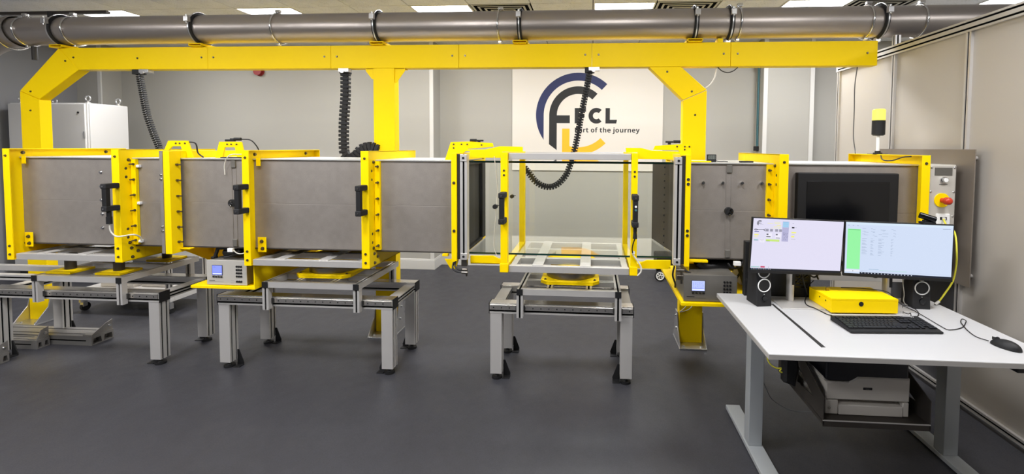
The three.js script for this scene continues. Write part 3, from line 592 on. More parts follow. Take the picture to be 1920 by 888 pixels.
function shelf(label, x0, x1, y, d0, d1, wall) {
  const t = thing('instrument_shelf', label, 'shelf', [(x0 + x1) / 2, y - .02, (d0 + d1) / 2]);
  mesh('tray', bx(x0, x1, y - .02, y, d0, d1, .002), M.yellow, t);
  if (wall) mesh('side_wall', bx(x1 - .008, x1, y, y + .172, d0, d1 - .05, .002), M.yellow, t);
  mesh('bracket', bx((x0 + x1) / 2 - .06, (x0 + x1) / 2 + .06, y - .16, y - .02, d1 - .012, d1, .001), M.yellow, t);
  return t;
}
shelf('yellow steel shelf with an upright side wall under the steel section with arched brackets', -2.833, -2.355, .637, 2.94, 3.72, true);
shelf('yellow steel shelf bolted to the gantry post behind the desk', .565, 1.16, .656, 2.82, 3.72, false);
function instrument(label, x0, y0, d0, w, h, mat, tint, busy) {
  const t = thing('measuring_instrument', label, 'instrument', [x0 + w / 2, y0, d0 + .15], 'bench instruments on yellow shelves');
  mesh('case', [bx(x0, x0 + w, y0 + .006, y0 + h, d0 + .006, d0 + .3, .004)], M.instrumentdark, t);
  mesh('front_panel', bx(x0 - .003, x0 + w + .003, y0 + .004, y0 + h + .003, d0, d0 + .006, .002), mat, t);
  for (const x of [x0 + .03, x0 + w - .03]) for (const d of [d0 + .04, d0 + .26]) mesh('foot', cyl('y', x, y0 + .003, d, .01, .006, 12), M.rubber, t);
  const X = (u) => x0 + u * w, Y = (v) => y0 + h * (1 - v);
  const tx = canvasTex(256, 160, (k) => { k.fillStyle = tint; k.fillRect(0, 0, 256, 160); k.fillStyle = '#3c46a8'; k.font = '15px monospace'; for (let i = 0; i < (busy ? 7 : 2); i++) { for (let j = 0; j < (busy ? 6 : 2); j++) k.fillRect(14 + j * 38 + (i % 2) * 6, 18 + i * (busy ? 15 : 14), 14 + ((i * 7 + j * 5) % 16), 4); } k.fillRect(8, 120, 240, 5); k.fillStyle = '#c9d0ff'; k.fillRect(8, 130, 240, 20); });
  const s = mesh('screen_frame', bx(X(.135), X(.4), Y(.59), Y(.185), d0 - .003, d0 + .001, .001), M.dark, t);
  flat('screen', w * .245, h * .37, screenMat(tx, .36), s, face(X(.2675), Y(.3875), d0 - .0035));
  for (let i = 0; i < 4; i++) mesh('soft_key', bx(X(.145 + i * .066), X(.195 + i * .066), Y(.68), Y(.62), d0 - .006, d0, .003), M.black, t);
  for (const v of [.23, .36, .49, .62, .83]) for (const u of [.765, .82, .875]) mesh('key', cyl('d', X(u), Y(v), d0 - .002, .0068, .006, 14), M.black, t);
  const mk = canvasTex(256, 64, (k) => { k.fillStyle = '#5a564c'; k.fillRect(0, 0, 256, 64); });
  mesh('print_line', [bx(X(.05), X(.42), Y(.862), Y(.856), d0 - .0004, d0 + .001, 0), bx(X(.05), X(.2), Y(.82), Y(.795), d0 - .0004, d0 + .001, 0), bx(X(.6), X(.68), Y(.8), Y(.795), d0 - .0004, d0 + .001, 0), bx(X(.6), X(.68), Y(.89), Y(.885), d0 - .0004, d0 + .001, 0)], M.dark, t);
  return t;
}
{
  const a = instrument('pale grey bench instrument with violet lit screen and folded black carry handle', -2.72, .637, 2.955, .292, .178, M.instrument, '#7f8cf5', false);
  mesh('carry_handle', [bx(-2.722, -2.7, .815, .83, 2.99, 3.03, .003), plate([[-2.72, .815], [-2.7, .815], [-2.675, .88], [-2.56, .882], [-2.56, .893], [-2.69, .892]], 3.0, 3.018, .002)], M.black, a);
  const b = instrument('dark grey bench instrument with pale lit screen on the shelf behind the desk', .588, .656, 2.845, .325, .17, M.instrumentdark, '#aab6f2', true);
  const w = thing('cable_bundle', 'dark bundle of wrapped cables lying over the violet-screened instrument', 'cables', [-2.6, .815, 3.0]);
  mesh('sleeve', tube([[-2.66, .85, 3.05], [-2.6, .855, 3.04], [-2.55, .86, 3.03], [-2.5, .875, 3.02]], .026, 24, 10), M.dark, w);
  mesh('cable', tube([[-2.63, .826, 3.0], [-2.58, .835, 3.0], [-2.52, .86, 2.99], [-2.49, .885, 2.98]], .008), M.cable, w);
  mesh('plug', [bx(-2.575, -2.535, .873, .9, 2.965, 2.985, .003)], M.white, w);
  mesh('cable', tube([[-2.535, .885, 2.975], [-2.51, .865, 2.975], [-2.48, .86, 2.98], [-2.45, .87, 3.0]], .004), M.cablewhite, w);
  const v = thing('cable_bundle', 'black cables hanging in a tangle under the tunnel behind the dark instrument', 'cables', [.95, .83, 3.15]);
  for (const [p, r] of [[[[.72, .9, 3.1], [.8, .86, 3.12], [.95, .85, 3.1], [1.1, .88, 3.1]], .02], [[[.95, .89, 3.05], [1.0, .82, 3.08], [1.04, .72, 3.1], [1.1, .58, 3.12], [1.13, .5, 3.2]], .014], [[[1.0, .89, 3.1], [1.03, .8, 3.12], [1.0, .72, 3.15], [.97, .66, 3.2]], .008], [[[.7, .88, 3.0], [.75, .84, 3.02], [.86, .838, 3.05], [.95, .835, 3.05]], .03], [[[.9, .87, 3.0], [.93, .84, 2.99], [.98, .85, 2.99], [1.0, .89, 3.0]], .007]]) mesh('cable', tube(p, r), M.cable, v);
  mesh('plug', bx(.93, .975, .862, .89, 2.96, 2.985, .003), M.white, v);
}
{ // control panel, stop button, socket
  const t = thing('control_panel', 'narrow grey control panel with red stop button and small display', 'control panel', [2.156, .95, 2.93]);
  mesh('panel_face', bx(2.077, 2.236, .95, 1.538, 2.9, 2.99, .008), M.instrument, t);
  mesh('display_window', bx(2.107, 2.209, 1.472, 1.52, 2.897, 2.901, .001), std('#5b5852', .3), t);
  const b = mesh('push_button', [cyl('d', 2.16, 1.445, 2.897, .02, .008, 24), cyl('d', 2.16, 1.445, 2.888, .0165, .016, 24)], M.chrome, t);
  mesh('button_cap', cyl('d', 2.16, 1.445, 2.879, .013, .004, 24), M.white, b);
  mesh('print_line', bx(2.135, 2.185, 1.414, 1.418, 2.8995, 2.9005, 0), M.dark, t);
  const e = mesh('stop_button_plate', cyl('d', 2.153, 1.319, 2.897, .044, .006, 40), M.yellow, t);
  mesh('stop_button', [cyl('d', 2.153, 1.319, 2.876, .015, .04, 20), (() => { const g = new THREE.SphereGeometry(.023, 24, 16); g.scale(1, 1, .75); g.translate(2.153, 1.319, -2.845); return g; })(), cyl('d', 2.153, 1.319, 2.852, .023, .016, 24, .02)], M.red, e);
  const s = mesh('socket', bx(2.122, 2.2, 1.15, 1.236, 2.888, 2.901, .004), M.white, t);
  mesh('socket_hole', bx(2.14, 2.18, 1.198, 1.216, 2.8875, 2.8885, 0), M.black, s);
  for (const [x, y] of [[2.089, 1.52], [2.222, 1.52], [2.089, 1.37], [2.222, 1.37], [2.222, 1.22]]) mesh('screw', (() => { const g = new THREE.SphereGeometry(.007, 12, 8); g.scale(1, 1, .5); g.translate(x, y, -2.899); return g; })(), M.chrome, t);
}
{ // beacon on the end frame
  const t = thing('signal_beacon', 'black and yellow signal beacon on a short white pole', 'beacon', [2.045, 1.595, 3.36]);
  mesh('base', [cyl('y', 2.045, 1.6, 3.36, .028, .012, 24), cyl('y', 2.045, 1.612, 3.36, .018, .014, 20), bx(1.99, 2.1, 1.5955, 1.599, 3.33, 3.39, .001)], M.dark, t);
  mesh('pole', cyl('y', 2.045, 1.67, 3.36, .011, .115, 16), M.white, t);
  mesh('sounder', [cyl('y', 2.045, 1.786, 3.36, .041, .1, 32), cyl('y', 2.045, 1.732, 3.36, .03, .008, 32, .041)], M.black, t);
  mesh('lens', [cyl('y', 2.045, 1.874, 3.36, .041, .072, 32), cyl('y', 2.045, 1.914, 3.36, .041, .008, 32, .034)], std('#f3e36a', .3, 0, { emissive: C('#f4e05a'), emissiveIntensity: .12 }), t);
  mesh('cable', tube([[2.03, 1.59, 3.3], [2.012, 1.56, 3.25], [2.01, 1.555, 3.15], [2.018, 1.58, 3.05], [2.018, 1.585, 2.98]], .004), M.cable, t);
}
{
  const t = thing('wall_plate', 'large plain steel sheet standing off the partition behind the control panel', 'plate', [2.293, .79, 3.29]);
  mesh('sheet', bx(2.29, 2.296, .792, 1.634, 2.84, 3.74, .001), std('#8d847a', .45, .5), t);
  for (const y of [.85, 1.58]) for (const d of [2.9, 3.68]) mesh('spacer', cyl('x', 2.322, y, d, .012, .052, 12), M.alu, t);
}
{
  const t = thing('digital_thermometer', 'small black digital display on top of the tunnel right of the glass box', 'display', [.807, 1.536, 3.1]);
  mesh('case', bx(.776, .837, 1.5365, 1.588, 3.09, 3.11, .003), M.black, t);
  mesh('display_window', bx(.783, .83, 1.556, 1.582, 3.0885, 3.091, .001), std('#6d736e', .3), t);
  const seg = []; for (const x of [.791, .805, .819]) seg.push(bx(x, x + .008, 1.577, 1.579, 3.0878, 3.0886, 0), bx(x, x + .008, 1.559, 1.561, 3.0878, 3.0886, 0), bx(x, x + .002, 1.56, 1.578, 3.0878, 3.0886, 0), bx(x + .006, x + .008, 1.56, 1.578, 3.0878, 3.0886, 0));
  mesh('digits', seg, M.black, t);
  mesh('lead', tube([[.837, 1.545, 3.1], [.86, 1.54, 3.1], [.89, 1.542, 3.09], [.91, 1.54, 3.08]], .003), M.cable, t);
}
// ---------------------------------------------------------------- things at the back of the room
{
  const SX0 = -1.086, SX1 = .919, SY0 = 1.316, SY1 = 2.816, S = 800;
  const tx = canvasTex(Math.round((SX1 - SX0) * S), Math.round((SY1 - SY0) * S), (k, w, h) => {
    k.fillStyle = '#d4cfc7'; k.fillRect(0, 0, w, h);
    k.save(); k.translate((-.201 - SX0) * S, (SY1 - 2.056) * S); k.scale(.002425 * S, .002425 * S);     // origin at the centre of the rings
    const D = Math.PI / 180;
    const arc = (r0, r1, a0, a1, more) => { k.beginPath(); k.arc(0, 0, r1, a0, a1, true); more ? more() : 0; k.arc(0, 0, r0, a1, a0, false); k.closePath(); k.fill(); };
    k.fillStyle = '#222a55';                                  // outer ring
    k.beginPath(); k.arc(0, 0, 233, -47 * D, -(180 + 36) * D, true); k.lineTo(-190, 133); k.lineTo(-190, 0); k.arc(0, 0, 190, 180 * D, 313 * D, false); k.closePath(); k.fill();
    k.fillStyle = '#1d1e20';                                  // F
    k.beginPath(); k.arc(0, 0, 159, -48 * D, -180 * D, true); k.lineTo(-160, 160); k.lineTo(-117, 192); k.lineTo(-117, 43); k.lineTo(-45, 43); k.lineTo(-45, 0); k.lineTo(-117, 0); k.arc(0, 0, 117, 180 * D, 312 * D, false); k.closePath(); k.fill();
    k.fillStyle = '#f4b223';                                  // L
    k.beginPath(); k.moveTo(-87, 73); k.lineTo(-46, 73); k.lineTo(-46, 170); k.arc(0, 0, 176, 105 * D, 45 * D, true); k.arc(0, 0, 216, 45 * D, 90 * D, false); k.lineTo(-87, 216); k.closePath(); k.fill();
    k.fillStyle = '#1d1e20';                                  // letters F C L
    const bar = (x, y, a, b) => k.fillRect(x, y, a, b);
    bar(-18, -40, 24, 84); bar(-18, -40, 62, 20); bar(-18, -8, 54, 19);
    k.lineWidth = 24; k.strokeStyle = '#1d1e20'; k.beginPath(); k.arc(101, 2, 31, -48 * D, 48 * D, true); k.stroke();
    bar(151, -40, 24, 84); k.beginPath(); k.moveTo(151, 24); k.lineTo(214, 24); k.lineTo(210, 44); k.lineTo(151, 44); k.closePath(); k.fill();
    k.font = 'bold 100px sans-serif'; const m = k.measureText('Part of the journey').width;
    k.save(); k.translate(-20, 93); k.scale(358 / m, .36); k.fillText('Part of the journey', 0, 0); k.restore();
    k.restore();
  });
  const t = thing('wall_sign', 'large cream wall sign with ring logo and the words Part of the journey', 'sign', [(SX0 + SX1) / 2, SY0, 5.99]);
  mesh('board', bx(SX0, SX1, SY0, SY1, 5.985, 5.9995, .001), M.sign, t);
  flat('print', SX1 - SX0 - .003, SY1 - SY0 - .003, new THREE.MeshStandardMaterial({ map: tx, roughness: .7 }), t, face((SX0 + SX1) / 2, (SY0 + SY1) / 2, 5.9845));
}
{
  const t = thing('fire_alarm', 'dark red fire alarm sounder on the back wall under the beam', 'alarm', [-4.65, 2.63, 5.98]);
  mesh('base', cyl('d', -4.65, 2.655, 5.985, .06, .03, 28), M.redalarm, t); mesh('dome', cyl('d', -4.65, 2.655, 5.955, .05, .04, 28, .056), M.redalarm, t);
  const c = thing('conduit', 'pair of thin teal cables in a conduit down the side of a wall pilaster', 'conduit', [2.1, 1.62, 5.88]);
  mesh('cable', [tube([[2.1, 2.98, 5.87], [2.098, 2.3, 5.87], [2.101, 1.66, 5.87]], .009, 20), tube([[2.1, 2.98, 5.9], [2.1, 2.3, 5.9], [2.1, 1.66, 5.9]], .009, 20)], M.teal, c);
  mesh('junction_box', [bx(2.07, 2.109, 1.6, 1.66, 5.84, 5.93, .004), bx(2.07, 2.109, 2.66, 2.7, 5.84, 5.93, .004)], M.black, c);
  const w = thing('hanging_wire', 'thin grey wire hanging from the end of the gantry beam before the partition', 'wire', [2.16, 1.597, 3.79]);
  mesh('wire', tube([[2.12, 2.29, 3.78], [2.106, 2.15, 3.78], [2.108, 1.95, 3.78], [2.098, 1.72, 3.76], [2.09, 1.63, 3.72], [2.06, 1.598, 3.66]], .004, 40), std('#5a5a58', .6), w);
  const v = thing('hanging_wire', 'white and black wire ends hanging from the beam beside the elbow of the gantry', 'wire', [1.0, 2.12, 3.76]);
  mesh('wire', tube([[1.008, 2.292, 3.765], [.99, 2.208, 3.755], [.955, 2.151, 3.75], [.915, 2.121, 3.745]], .006), M.cablewhite, v);
  mesh('wire', tube([[1.016, 2.293, 3.77], [1.05, 2.26, 3.76], [1.094, 2.247, 3.755], [1.14, 2.262, 3.76], [1.177, 2.292, 3.77]], .004), M.cable, v);
  const u = thing('hanging_wire', 'two thin white wires looping below the yellow shelf to the gantry post', 'wire', [.78, .26, 3.68]);
  mesh('wire', tube([[.79, .635, 3.66], [.79, .4, 3.66], [.776, .33, 3.68], [.735, .27, 3.715]], .003), M.cablewhite, u); mesh('wire', tube([[.86, .635, 3.66], [.85, .4, 3.66], [.806, .31, 3.68], [.738, .268, 3.715]], .003), M.cablewhite, u);
}
{ // white electrical cabinet behind the gantry
  const x0 = -6.95, x1 = -5.95, d0 = 4.9, d1 = 5.36, y1 = 2.115;
  const t = thing('electrical_cabinet', 'tall pale grey electrical cabinet with lifting eyes behind the far gantry post', 'cabinet', [(x0 + x1) / 2, 0, (d0 + d1) / 2]);
  mesh('plinth', bx(x0 + .01, x1 - .01, 0, .1, d0 + .02, d1, .002), M.dark, t);
  mesh('body', bx(x0, x1, .1, y1, d0, d1, .006), M.cabinet, t);
  const dr = mesh('door', bx(x0 + .004, x1 - .012, .12, y1 - .012, d0 - .022, d0 - .001, .006), M.cabinet, t);
  mesh('hinge', [bx(x1 - .03, x1 - .01, .4, .48, d0 - .03, d0 - .02, .002), bx(x1 - .03, x1 - .01, 1.7, 1.78, d0 - .03, d0 - .02, .002)], M.zinc, dr);
  mesh('lock', cyl('d', x1 - .09, 2.0, d0 - .024, .012, .008, 14), M.black, dr);
  mesh('side_panel', bx(x1, x1 + .014, .12, y1 - .01, d0 + .012, d1 - .012, .004), M.cabinet, t);
  for (const [x, d] of [[x0 + .07, d0 + .06], [x1 - .06, d0 + .06], [x1 - .06, d1 - .06], [x0 + .07, d1 - .06]]) mesh('lifting_eye', [cyl('y', x, y1 + .008, d, .024, .016, 16), cyl('y', x, y1 + .022, d, .012, .02, 12), tor('d', x, y1 + .058, d, .03, .009, 24, 8)], M.zinc, t);
}
{ // wheeled rack behind the first stand
  const x0 = -5.0, x1 = -4.02, d0 = 3.95, d1 = 4.4;
  const t = thing('wheeled_rack', 'low white wheeled rack behind the first aluminium stand', 'rack', [(x0 + x1) / 2, 0, (d0 + d1) / 2]);
  for (const [a, b, c, e] of [[x0, x1, d0, d0 + .05], [x0, x1, d1 - .05, d1], [x0, x0 + .05, d0 + .05, d1 - .05], [x1 - .05, x1, d0 + .05, d1 - .05]]) mesh('base_beam', bx(a, b, .12, .21, c, e, .003), M.cabinet, t);
  mesh('deck', bx(x0 + .02, x1 - .02, .21, .222, d0 + .02, d1 - .02, .002), M.alu, t);
  mesh('load', [bx(-4.85, -4.5, .2225, .3, 4.05, 4.3, .006), bx(-4.45, -4.2, .2225, .27, 4.08, 4.28, .006)], M.panel, t);
  for (const [x, d] of [[x1 - .04, d0 + .03], [x1 - .04, d1 - .03], [x0 + .04, d0 + .03], [x0 + .04, d1 - .03]]) { const c = mesh('caster', [cyl('y', x, .105, d, .03, .03, 14), bx(x - .018, x + .018, .045, .1, d - .012, d + .03, .003)], M.zinc, t); mesh('wheel', cyl('x', x, .04, d + .02, .04, .024, 20), M.rubber, c); }
  for (const d of [d0 + .02, d1 - .02]) addExtrusion('upright', t, ['y', x1 - .045, x1 - .005, .222, 1.2, d - .02, d + .02, [['b0', .02], ['a1', .02]]]);
  const p = mesh('panel', bx(x1 - .035, x1 - .02, .6, .86, d0 + .05, d1 - .05, .002), M.wallwhite, t); mesh('panel', bx(x0 + .3, x1 - .05, .5, .84, d1 - .03, d1 - .018, .002), M.wallwhite, t);
  const ribs = []; for (let x = x1 - .26; x < x1 - .06; x += .024) ribs.push(bx(x, x + .008, .6, .8, d1 - .034, d1 - .03, 0)); mesh('rib', ribs, M.alu, p);
  mesh('rim', bx(x1 - .3, x1 - .05, .56, .585, d1 - .04, d1 - .03, .001), M.yellow, p);
}
{ // trolley by the back wall, only a wheel and a corner show
  const t = thing('equipment_trolley', 'low black trolley with white spoked wheels by the back wall', 'trolley', [1.2, 0, 5.6]);
  mesh('body', bx(.8, 1.55, .14, .3, 5.49, 5.8, .01), M.black, t);
  mesh('axle', cyl('d', .836, .066, 5.62, .01, .36, 10), M.dark, t);
  mesh('frame', [bx(.8, .87, .06, .14, 5.52, 5.55, .003), bx(1.4, 1.47, .06, .14, 5.52, 5.55, .003), bx(1.4, 1.44, 0, .06, 5.5, 5.8, .003)], M.black, t);
  for (const d of [5.465]) {
    const w = mesh('wheel', [tor('d', .836, .066, d, .054, .012, 36, 8), cyl('d', .836, .066, d, .016, .024, 18)], M.rubber, t);
    mesh('rim', [tor('d', .836, .066, d - .006, .044, .008, 36, 8), cyl('d', .836, .066, d - .006, .014, .03, 18)], M.white, w);
    const sp = []; for (let k = 0; k < 6; k++) { const g = new THREE.BoxGeometry(.034, .012, .008); g.translate(.028, 0, 0); g.rotateZ(k * Math.PI / 3 + .3); g.translate(.836, .066, -d + .006); sp.push(g); } mesh('spoke', sp, M.white, w);
  }
  const b = thing('white_box', 'upright white box beside the dark grey instrument', 'box', [1.1, .656, 3.3]);
  mesh('body', bx(1.06, 1.145, .6565, .872, 3.22, 3.42, .006), M.wallwhite, b); mesh('socket', bx(1.08, 1.12, .7, .72, 3.218, 3.2205, .001), M.dark, b);
}
// aluminium extrusions lying on the floor under the first stand
{
  const one = (label, x1, d0, d1, h, br) => {
    const t = thing('floor_extrusion', label, 'extrusion', [x1 - .8, 0, (d0 + d1) / 2], 'aluminium extrusions on the floor'), w = d1 - d0, n = Math.max(2, Math.round(w / .08));
    const gr = []; for (let i = 0; i < n; i++) gr.push(['b1', (i + .5) * w / n]); gr.push(['a0', h / 2]);
    // the open end shows the hollow chambers
    const pts = [[d0, 0], [d1, 0], [d1, h], [d0, h]], holes = [];
    for (let i = 0; i < n; i++) { const a = d0 + i * w / n + .007, b = d0 + (i + 1) * w / n - .007; holes.push([[a, .008], [b, .008], [b - .006, h - .022], [a + .006, h - .022]]); }
    mesh('end', plateX(pts, x1 - .05, x1, 0, holes), M.rawalu, t);
    addExtrusion('bar', t, ['x', -5.6, x1 - .05, 0, h, d0, d1, gr], M.rawalu);
    const b = mesh('end_bracket', [plateX([[d0, h], [d1, h], [d1, h + .085], [d1 - .05, h + .07]], x1 - .012, x1 - .006, .001), bx(x1 - .09, x1 - .012, h, h + .006, d0 + .01, d1 - .01, .001), plate([[x1 - .09, h], [x1 - .012, h], [x1 - .012, h + .08]], d1 - .016, d1 - .01, .001)], M.rawalu, t);
    bolt(b, x1 - .005, h + .04, d1 - .025, '+x', .008, M.chrome);
    return t;
  };
  one('long wide aluminium extrusion lying on the floor, reaching farthest from under the first stand', -4.03, 3.285, 3.45, .075);
  one('shorter aluminium extrusion lying on the floor against the longest one', -4.385, 3.19, 3.275, .07);
  one('aluminium extrusion on the floor just in front of the first stand leg', -4.36, 2.915, 3.005, .07);
}

// ================================================================ THE DESK AND WHAT STANDS ON IT
const DT = .74;
{
  const x0 = .772, x1 = 2.0, d0 = 1.957, d1 = 2.772;
  const t = thing('sit_stand_desk', 'white desk with grey steel legs carrying two monitors', 'desk', [(x0 + x1) / 2, 0, (d0 + d1) / 2]);
  mesh('desktop', bx(x0, x1, DT - .022, DT, d0, d1, .0015), M.desk, t);
  mesh('edge_band', [bx(x0 - .0015, x1 + .0015, DT - .0235, DT - .0025, d0 - .0015, d0, 0), bx(x0 - .0015, x0, DT - .0235, DT - .0025, d0, d1, 0), bx(x1, x1 + .0015, DT - .0235, DT - .0025, d0, d1, 0)], M.deskedge, t);  // edges greyer than the top: shade on the sides put into the colour
  mesh('inlay_strip', plateY([[1.033, 2.043], [1.053, 2.046], [1.043, 2.6], [1.03, 2.6]], DT - .001, DT + .0006, 0), M.dark, t);
  for (const [a, b] of [[.845, .93], [1.84, 1.925]]) {
    const m = (a + b) / 2;
    const f = mesh('foot', bx(a, b, .006, .032, 2.08, 2.79, .004), M.leg, t);
    mesh('glide', [cyl('y', m, .003, 2.11, .02, .006, 14), cyl('y', m, .003, 2.76, .02, .006, 14)], M.black, f);
    mesh('leg', [bx(m - .036, m + .036, .032, DT - .05, 2.4, 2.47, .003)], M.leg, t);
    mesh('top_bracket', bx(m - .03, m + .03, DT - .05, DT - .0225, 2.06, 2.7, .002), M.leg, t);
  }
  mesh('control_handset', bx(1.79, 1.88, DT - .046, DT - .0225, 1.962, 2.03, .004), M.black, t);
  mesh('cross_beam', bx(.95, 1.82, DT - .06, DT - .0225, 2.56, 2.62, .002), M.dark, t);
  mesh('cross_beam', bx(.95, 1.82, DT - .06, DT - .0225, 2.66, 2.7, .002), M.dark, t);
}
// ---------------------------------------------------------------- screens
const leftTex = canvasTex(1280, 740, (k) => {
  k.fillStyle = '#dfdcf1'; k.fillRect(0, 0, 1280, 740);
  const D = Math.PI / 180, R = (c, x, y, w, h) => { k.fillStyle = c; k.fillRect(x, y, w, h); };
  k.lineWidth = 8; k.strokeStyle = '#22242c'; k.beginPath(); k.arc(92, 68, 36, -50 * D, -215 * D, true); k.stroke();
  k.beginPath(); k.arc(92, 68, 22, -50 * D, -180 * D, true); k.lineTo(70, 98); k.stroke(); R('#22242c', 72, 66, 18, 7);
  k.font = 'bold 15px sans-serif'; k.fillText('FCL', 92, 78); k.font = '6px sans-serif'; k.fillText('Part of the journey', 92, 87);
  for (const [x, y, w, h] of [[200, 62, 80, 6], [290, 44, 90, 6], [300, 60, 80, 8], [330, 84, 60, 12], [290, 108, 100, 6], [250, 128, 90, 4], [350, 128, 40, 6]]) R('#efec9a', x, y, w, h);
  k.strokeStyle = '#3a3c48'; k.lineWidth = 7; k.beginPath(); k.moveTo(20, 158); k.quadraticCurveTo(45, 148, 66, 160); k.lineTo(150, 160); k.lineTo(178, 146); k.moveTo(150, 162); k.lineTo(178, 176); k.moveTo(20, 164); k.quadraticCurveTo(45, 174, 66, 162); k.stroke();
  for (const x of [180, 240, 312, 368]) { R('#a9a7b8', x, 144, 42, 38); k.strokeStyle = '#77768a'; k.lineWidth = 2; for (let i = 1; i < 4; i++) { k.beginPath(); k.moveTo(x + i * 10, 144); k.lineTo(x + i * 10, 182); k.moveTo(x, 144 + i * 10); k.lineTo(x + 42, 144 + i * 10); k.stroke(); } }
  R('#34358f', 24, 184, 62, 10); R('#f1ee86', 24, 224, 60, 20); R('#f1ee86', 24, 258, 50, 8); R('#9ccbd0', 24, 300, 60, 16); R('#55566a', 24, 314, 60, 3);
  R('#edeaf8', 104, 290, 70, 50); R('#8d8b99', 108, 300, 60, 3); R('#8d8b99', 118, 320, 40, 3);
  R('#edeaf8', 190, 206, 80, 70); R('#4b4c5a', 196, 214, 26, 18); R('#26272f', 194, 250, 60, 12); R('#edeaf8', 320, 206, 76, 70); R('#4b4c5a', 326, 214, 26, 18); R('#26272f', 330, 268, 56, 6);
  R('#c8e67c', 192, 294, 190, 30); R('#3f5a22', 196, 318, 50, 5);
  R('#b4b2d4', 412, 30, 92, 288); R('#a8d2f0', 416, 34, 84, 80); R('#4a88c0', 424, 40, 68, 3); for (let i = 0; i < 4; i++) R('#7fb0d8', 422, 56 + i * 14, 72, 3); R('#5b5a78', 436, 200, 4, 30); for (let i = 0; i < 12; i++) R('#5b5a78', 428 + (i * 17) % 60, 190 + (i * 23) % 110, 14, 4);
  R('#26272f', 546, 102, 36, 22); R('#8d8b99', 550, 50, 20, 4); R('#8d8b99', 600, 106, 8, 10); R('#f0ee7a', 544, 176, 66, 18); R('#f0ee7a', 544, 232, 44, 22); R('#a6a4b6', 550, 210, 40, 3); R('#a6a4b6', 546, 278, 60, 4);
  R('#8fc6bd', 8, 690, 120, 10); R('#c4305a', 142, 684, 60, 20); R('#8d8b99', 250, 690, 10, 10); R('#10121c', 0, 714, 1280, 26); for (let i = 0; i < 12; i++) R(i % 3 ? '#dfe2ee' : '#7cb4e0', 14 + i * 24, 720, 9, 9);
});
const rightTex = canvasTex(1280, 740, (k) => {
  k.fillStyle = '#cfdcf3'; k.fillRect(0, 0, 1280, 740);
  const R = (c, x, y, w, h) => { k.fillStyle = c; k.fillRect(x, y, w, h); };
  R('#d6e6f6', 0, 0, 1280, 34); for (let i = 0; i < 3; i++) R('#7f8ea6', 26 + i * 56, 44, 18, 5); R('#7f8ea6', 1160, 50, 90, 6);
  R('#97f3a4', 24, 96, 162, 580); R('#3f8a52', 34, 108, 140, 5);
  for (let r = 0; r < 30; r++) for (const [c, n] of [[204, 70], [310, 50], [404, 76], [556, 32]]) { const rr = r * 13; if ((r * 5 + c) % 7 < (r < 9 ? 4 : 5) && !(r > 8 && r < 11)) R('#8594ae', c + (r < 9 ? (r % 3) * 22 : 0), 84 + rr, n * (.4 + ((r * 13 + c) % 10) / 16), 3); }
  R('#8fb0c8', 300, 666, 120, 6); R('#a9e0c8', 430, 676, 330, 5); R('#b5bfd4', 200, 690, 1080, 2);
  R('#1a2030', 190, 716, 1090, 24); R('#e8ecf6', 0, 690, 186, 26); R('#20242e', 100, 700, 8, 10); for (let i = 0; i < 16; i++) R('#dfe6f2', 210 + i * 40, 722, 12, 10);
});
function monitor(label, cx, cy, cd, turn, roll, tx, stemX, baseX, webcam) {
  const t = thing('monitor', label, 'monitor', [stemX, DT, 2.66], 'desk monitors');
  const W = .536, Hh = .312, m = new THREE.Matrix4().makeRotationFromEuler(new THREE.Euler(0, turn, roll, 'YXZ')).setPosition(cx, cy, -cd);
  const X = (g) => g.applyMatrix4(m);
  const h = mesh('housing', [X(bx(-W / 2, W / 2, -Hh / 2, Hh / 2, 0, .016, .003)), X(bx(-.13, .13, -.09, .09, .016, .045, .01)), X(bx(-.04, .04, -.04, .04, .045, .06, .004))], M.black, t);
  const g = new THREE.PlaneGeometry(W - .012, Hh - .023); g.translate(0, .0055, .0006); mesh('screen', X(g), screenMat(tx, .262), h, true);
  mesh('bezel', [X(bx(-W / 2, W / 2, -Hh / 2, -Hh / 2 + .016, -.0025, .001, .001))], M.black, h);
  const pts = []; for (let k = 0; k <= 32; k++) { const a = k / 32 * Math.PI * 2; pts.push([Math.sign(Math.cos(a)) * Math.pow(Math.abs(Math.cos(a)), .6) * .019 + stemX, 2.67 + Math.sin(a) * .024]); }
  const s = mesh('stem', plateY(pts.slice(0, 32), DT + .006, cy + .02, .001), M.alu, t);
  mesh('cable_slot', bx(stemX - .001, stemX + .0165, DT + .1, DT + .17, 2.6445, 2.65, .004), M.black, s);
  mesh('stem_head', bx(stemX - .03, stemX + .03, cy - .03, cy + .03, 2.61, 2.66, .004), M.dark, t);
  mesh('base_plate', bx(baseX - .118, baseX + .118, DT, DT + .006, 2.525, 2.725, .002), M.alu, t);
  return t;
}
monitor('slightly tilted wide monitor showing a lilac page with a small diagram', 1.1475, 1.083, 2.563, .131, -.045, leftTex, 1.163, 1.178);
monitor('wide monitor showing a pale blue page with a tall green bar', 1.685, 1.0715, 2.563, -.131, -.002, rightTex, 1.702, 1.655);
{
  const w = local('webcam', 'small black webcam clipped on top of the monitor with the green bar', 'webcam', [1.825, 1.2265, 2.545], .1);
  mesh('clip', [bx(-.03, .03, 0, .012, -.02, .03, .003), bx(-.02, .02, .008, .022, -.006, .018, .004)], M.black, w);
  const g = cyl('x', 0, 0, 0, .0165, .072, 24); g.rotateZ(-.3); g.rotateY(-.55); g.translate(-.004, .036, 0); mesh('body', g, M.gloss, w);
  const l = cyl('x', .037, 0, 0, .0125, .004, 20); l.rotateZ(-.3); l.rotateY(-.55); l.translate(-.004, .036, 0); mesh('lens', l, M.black, w);
}
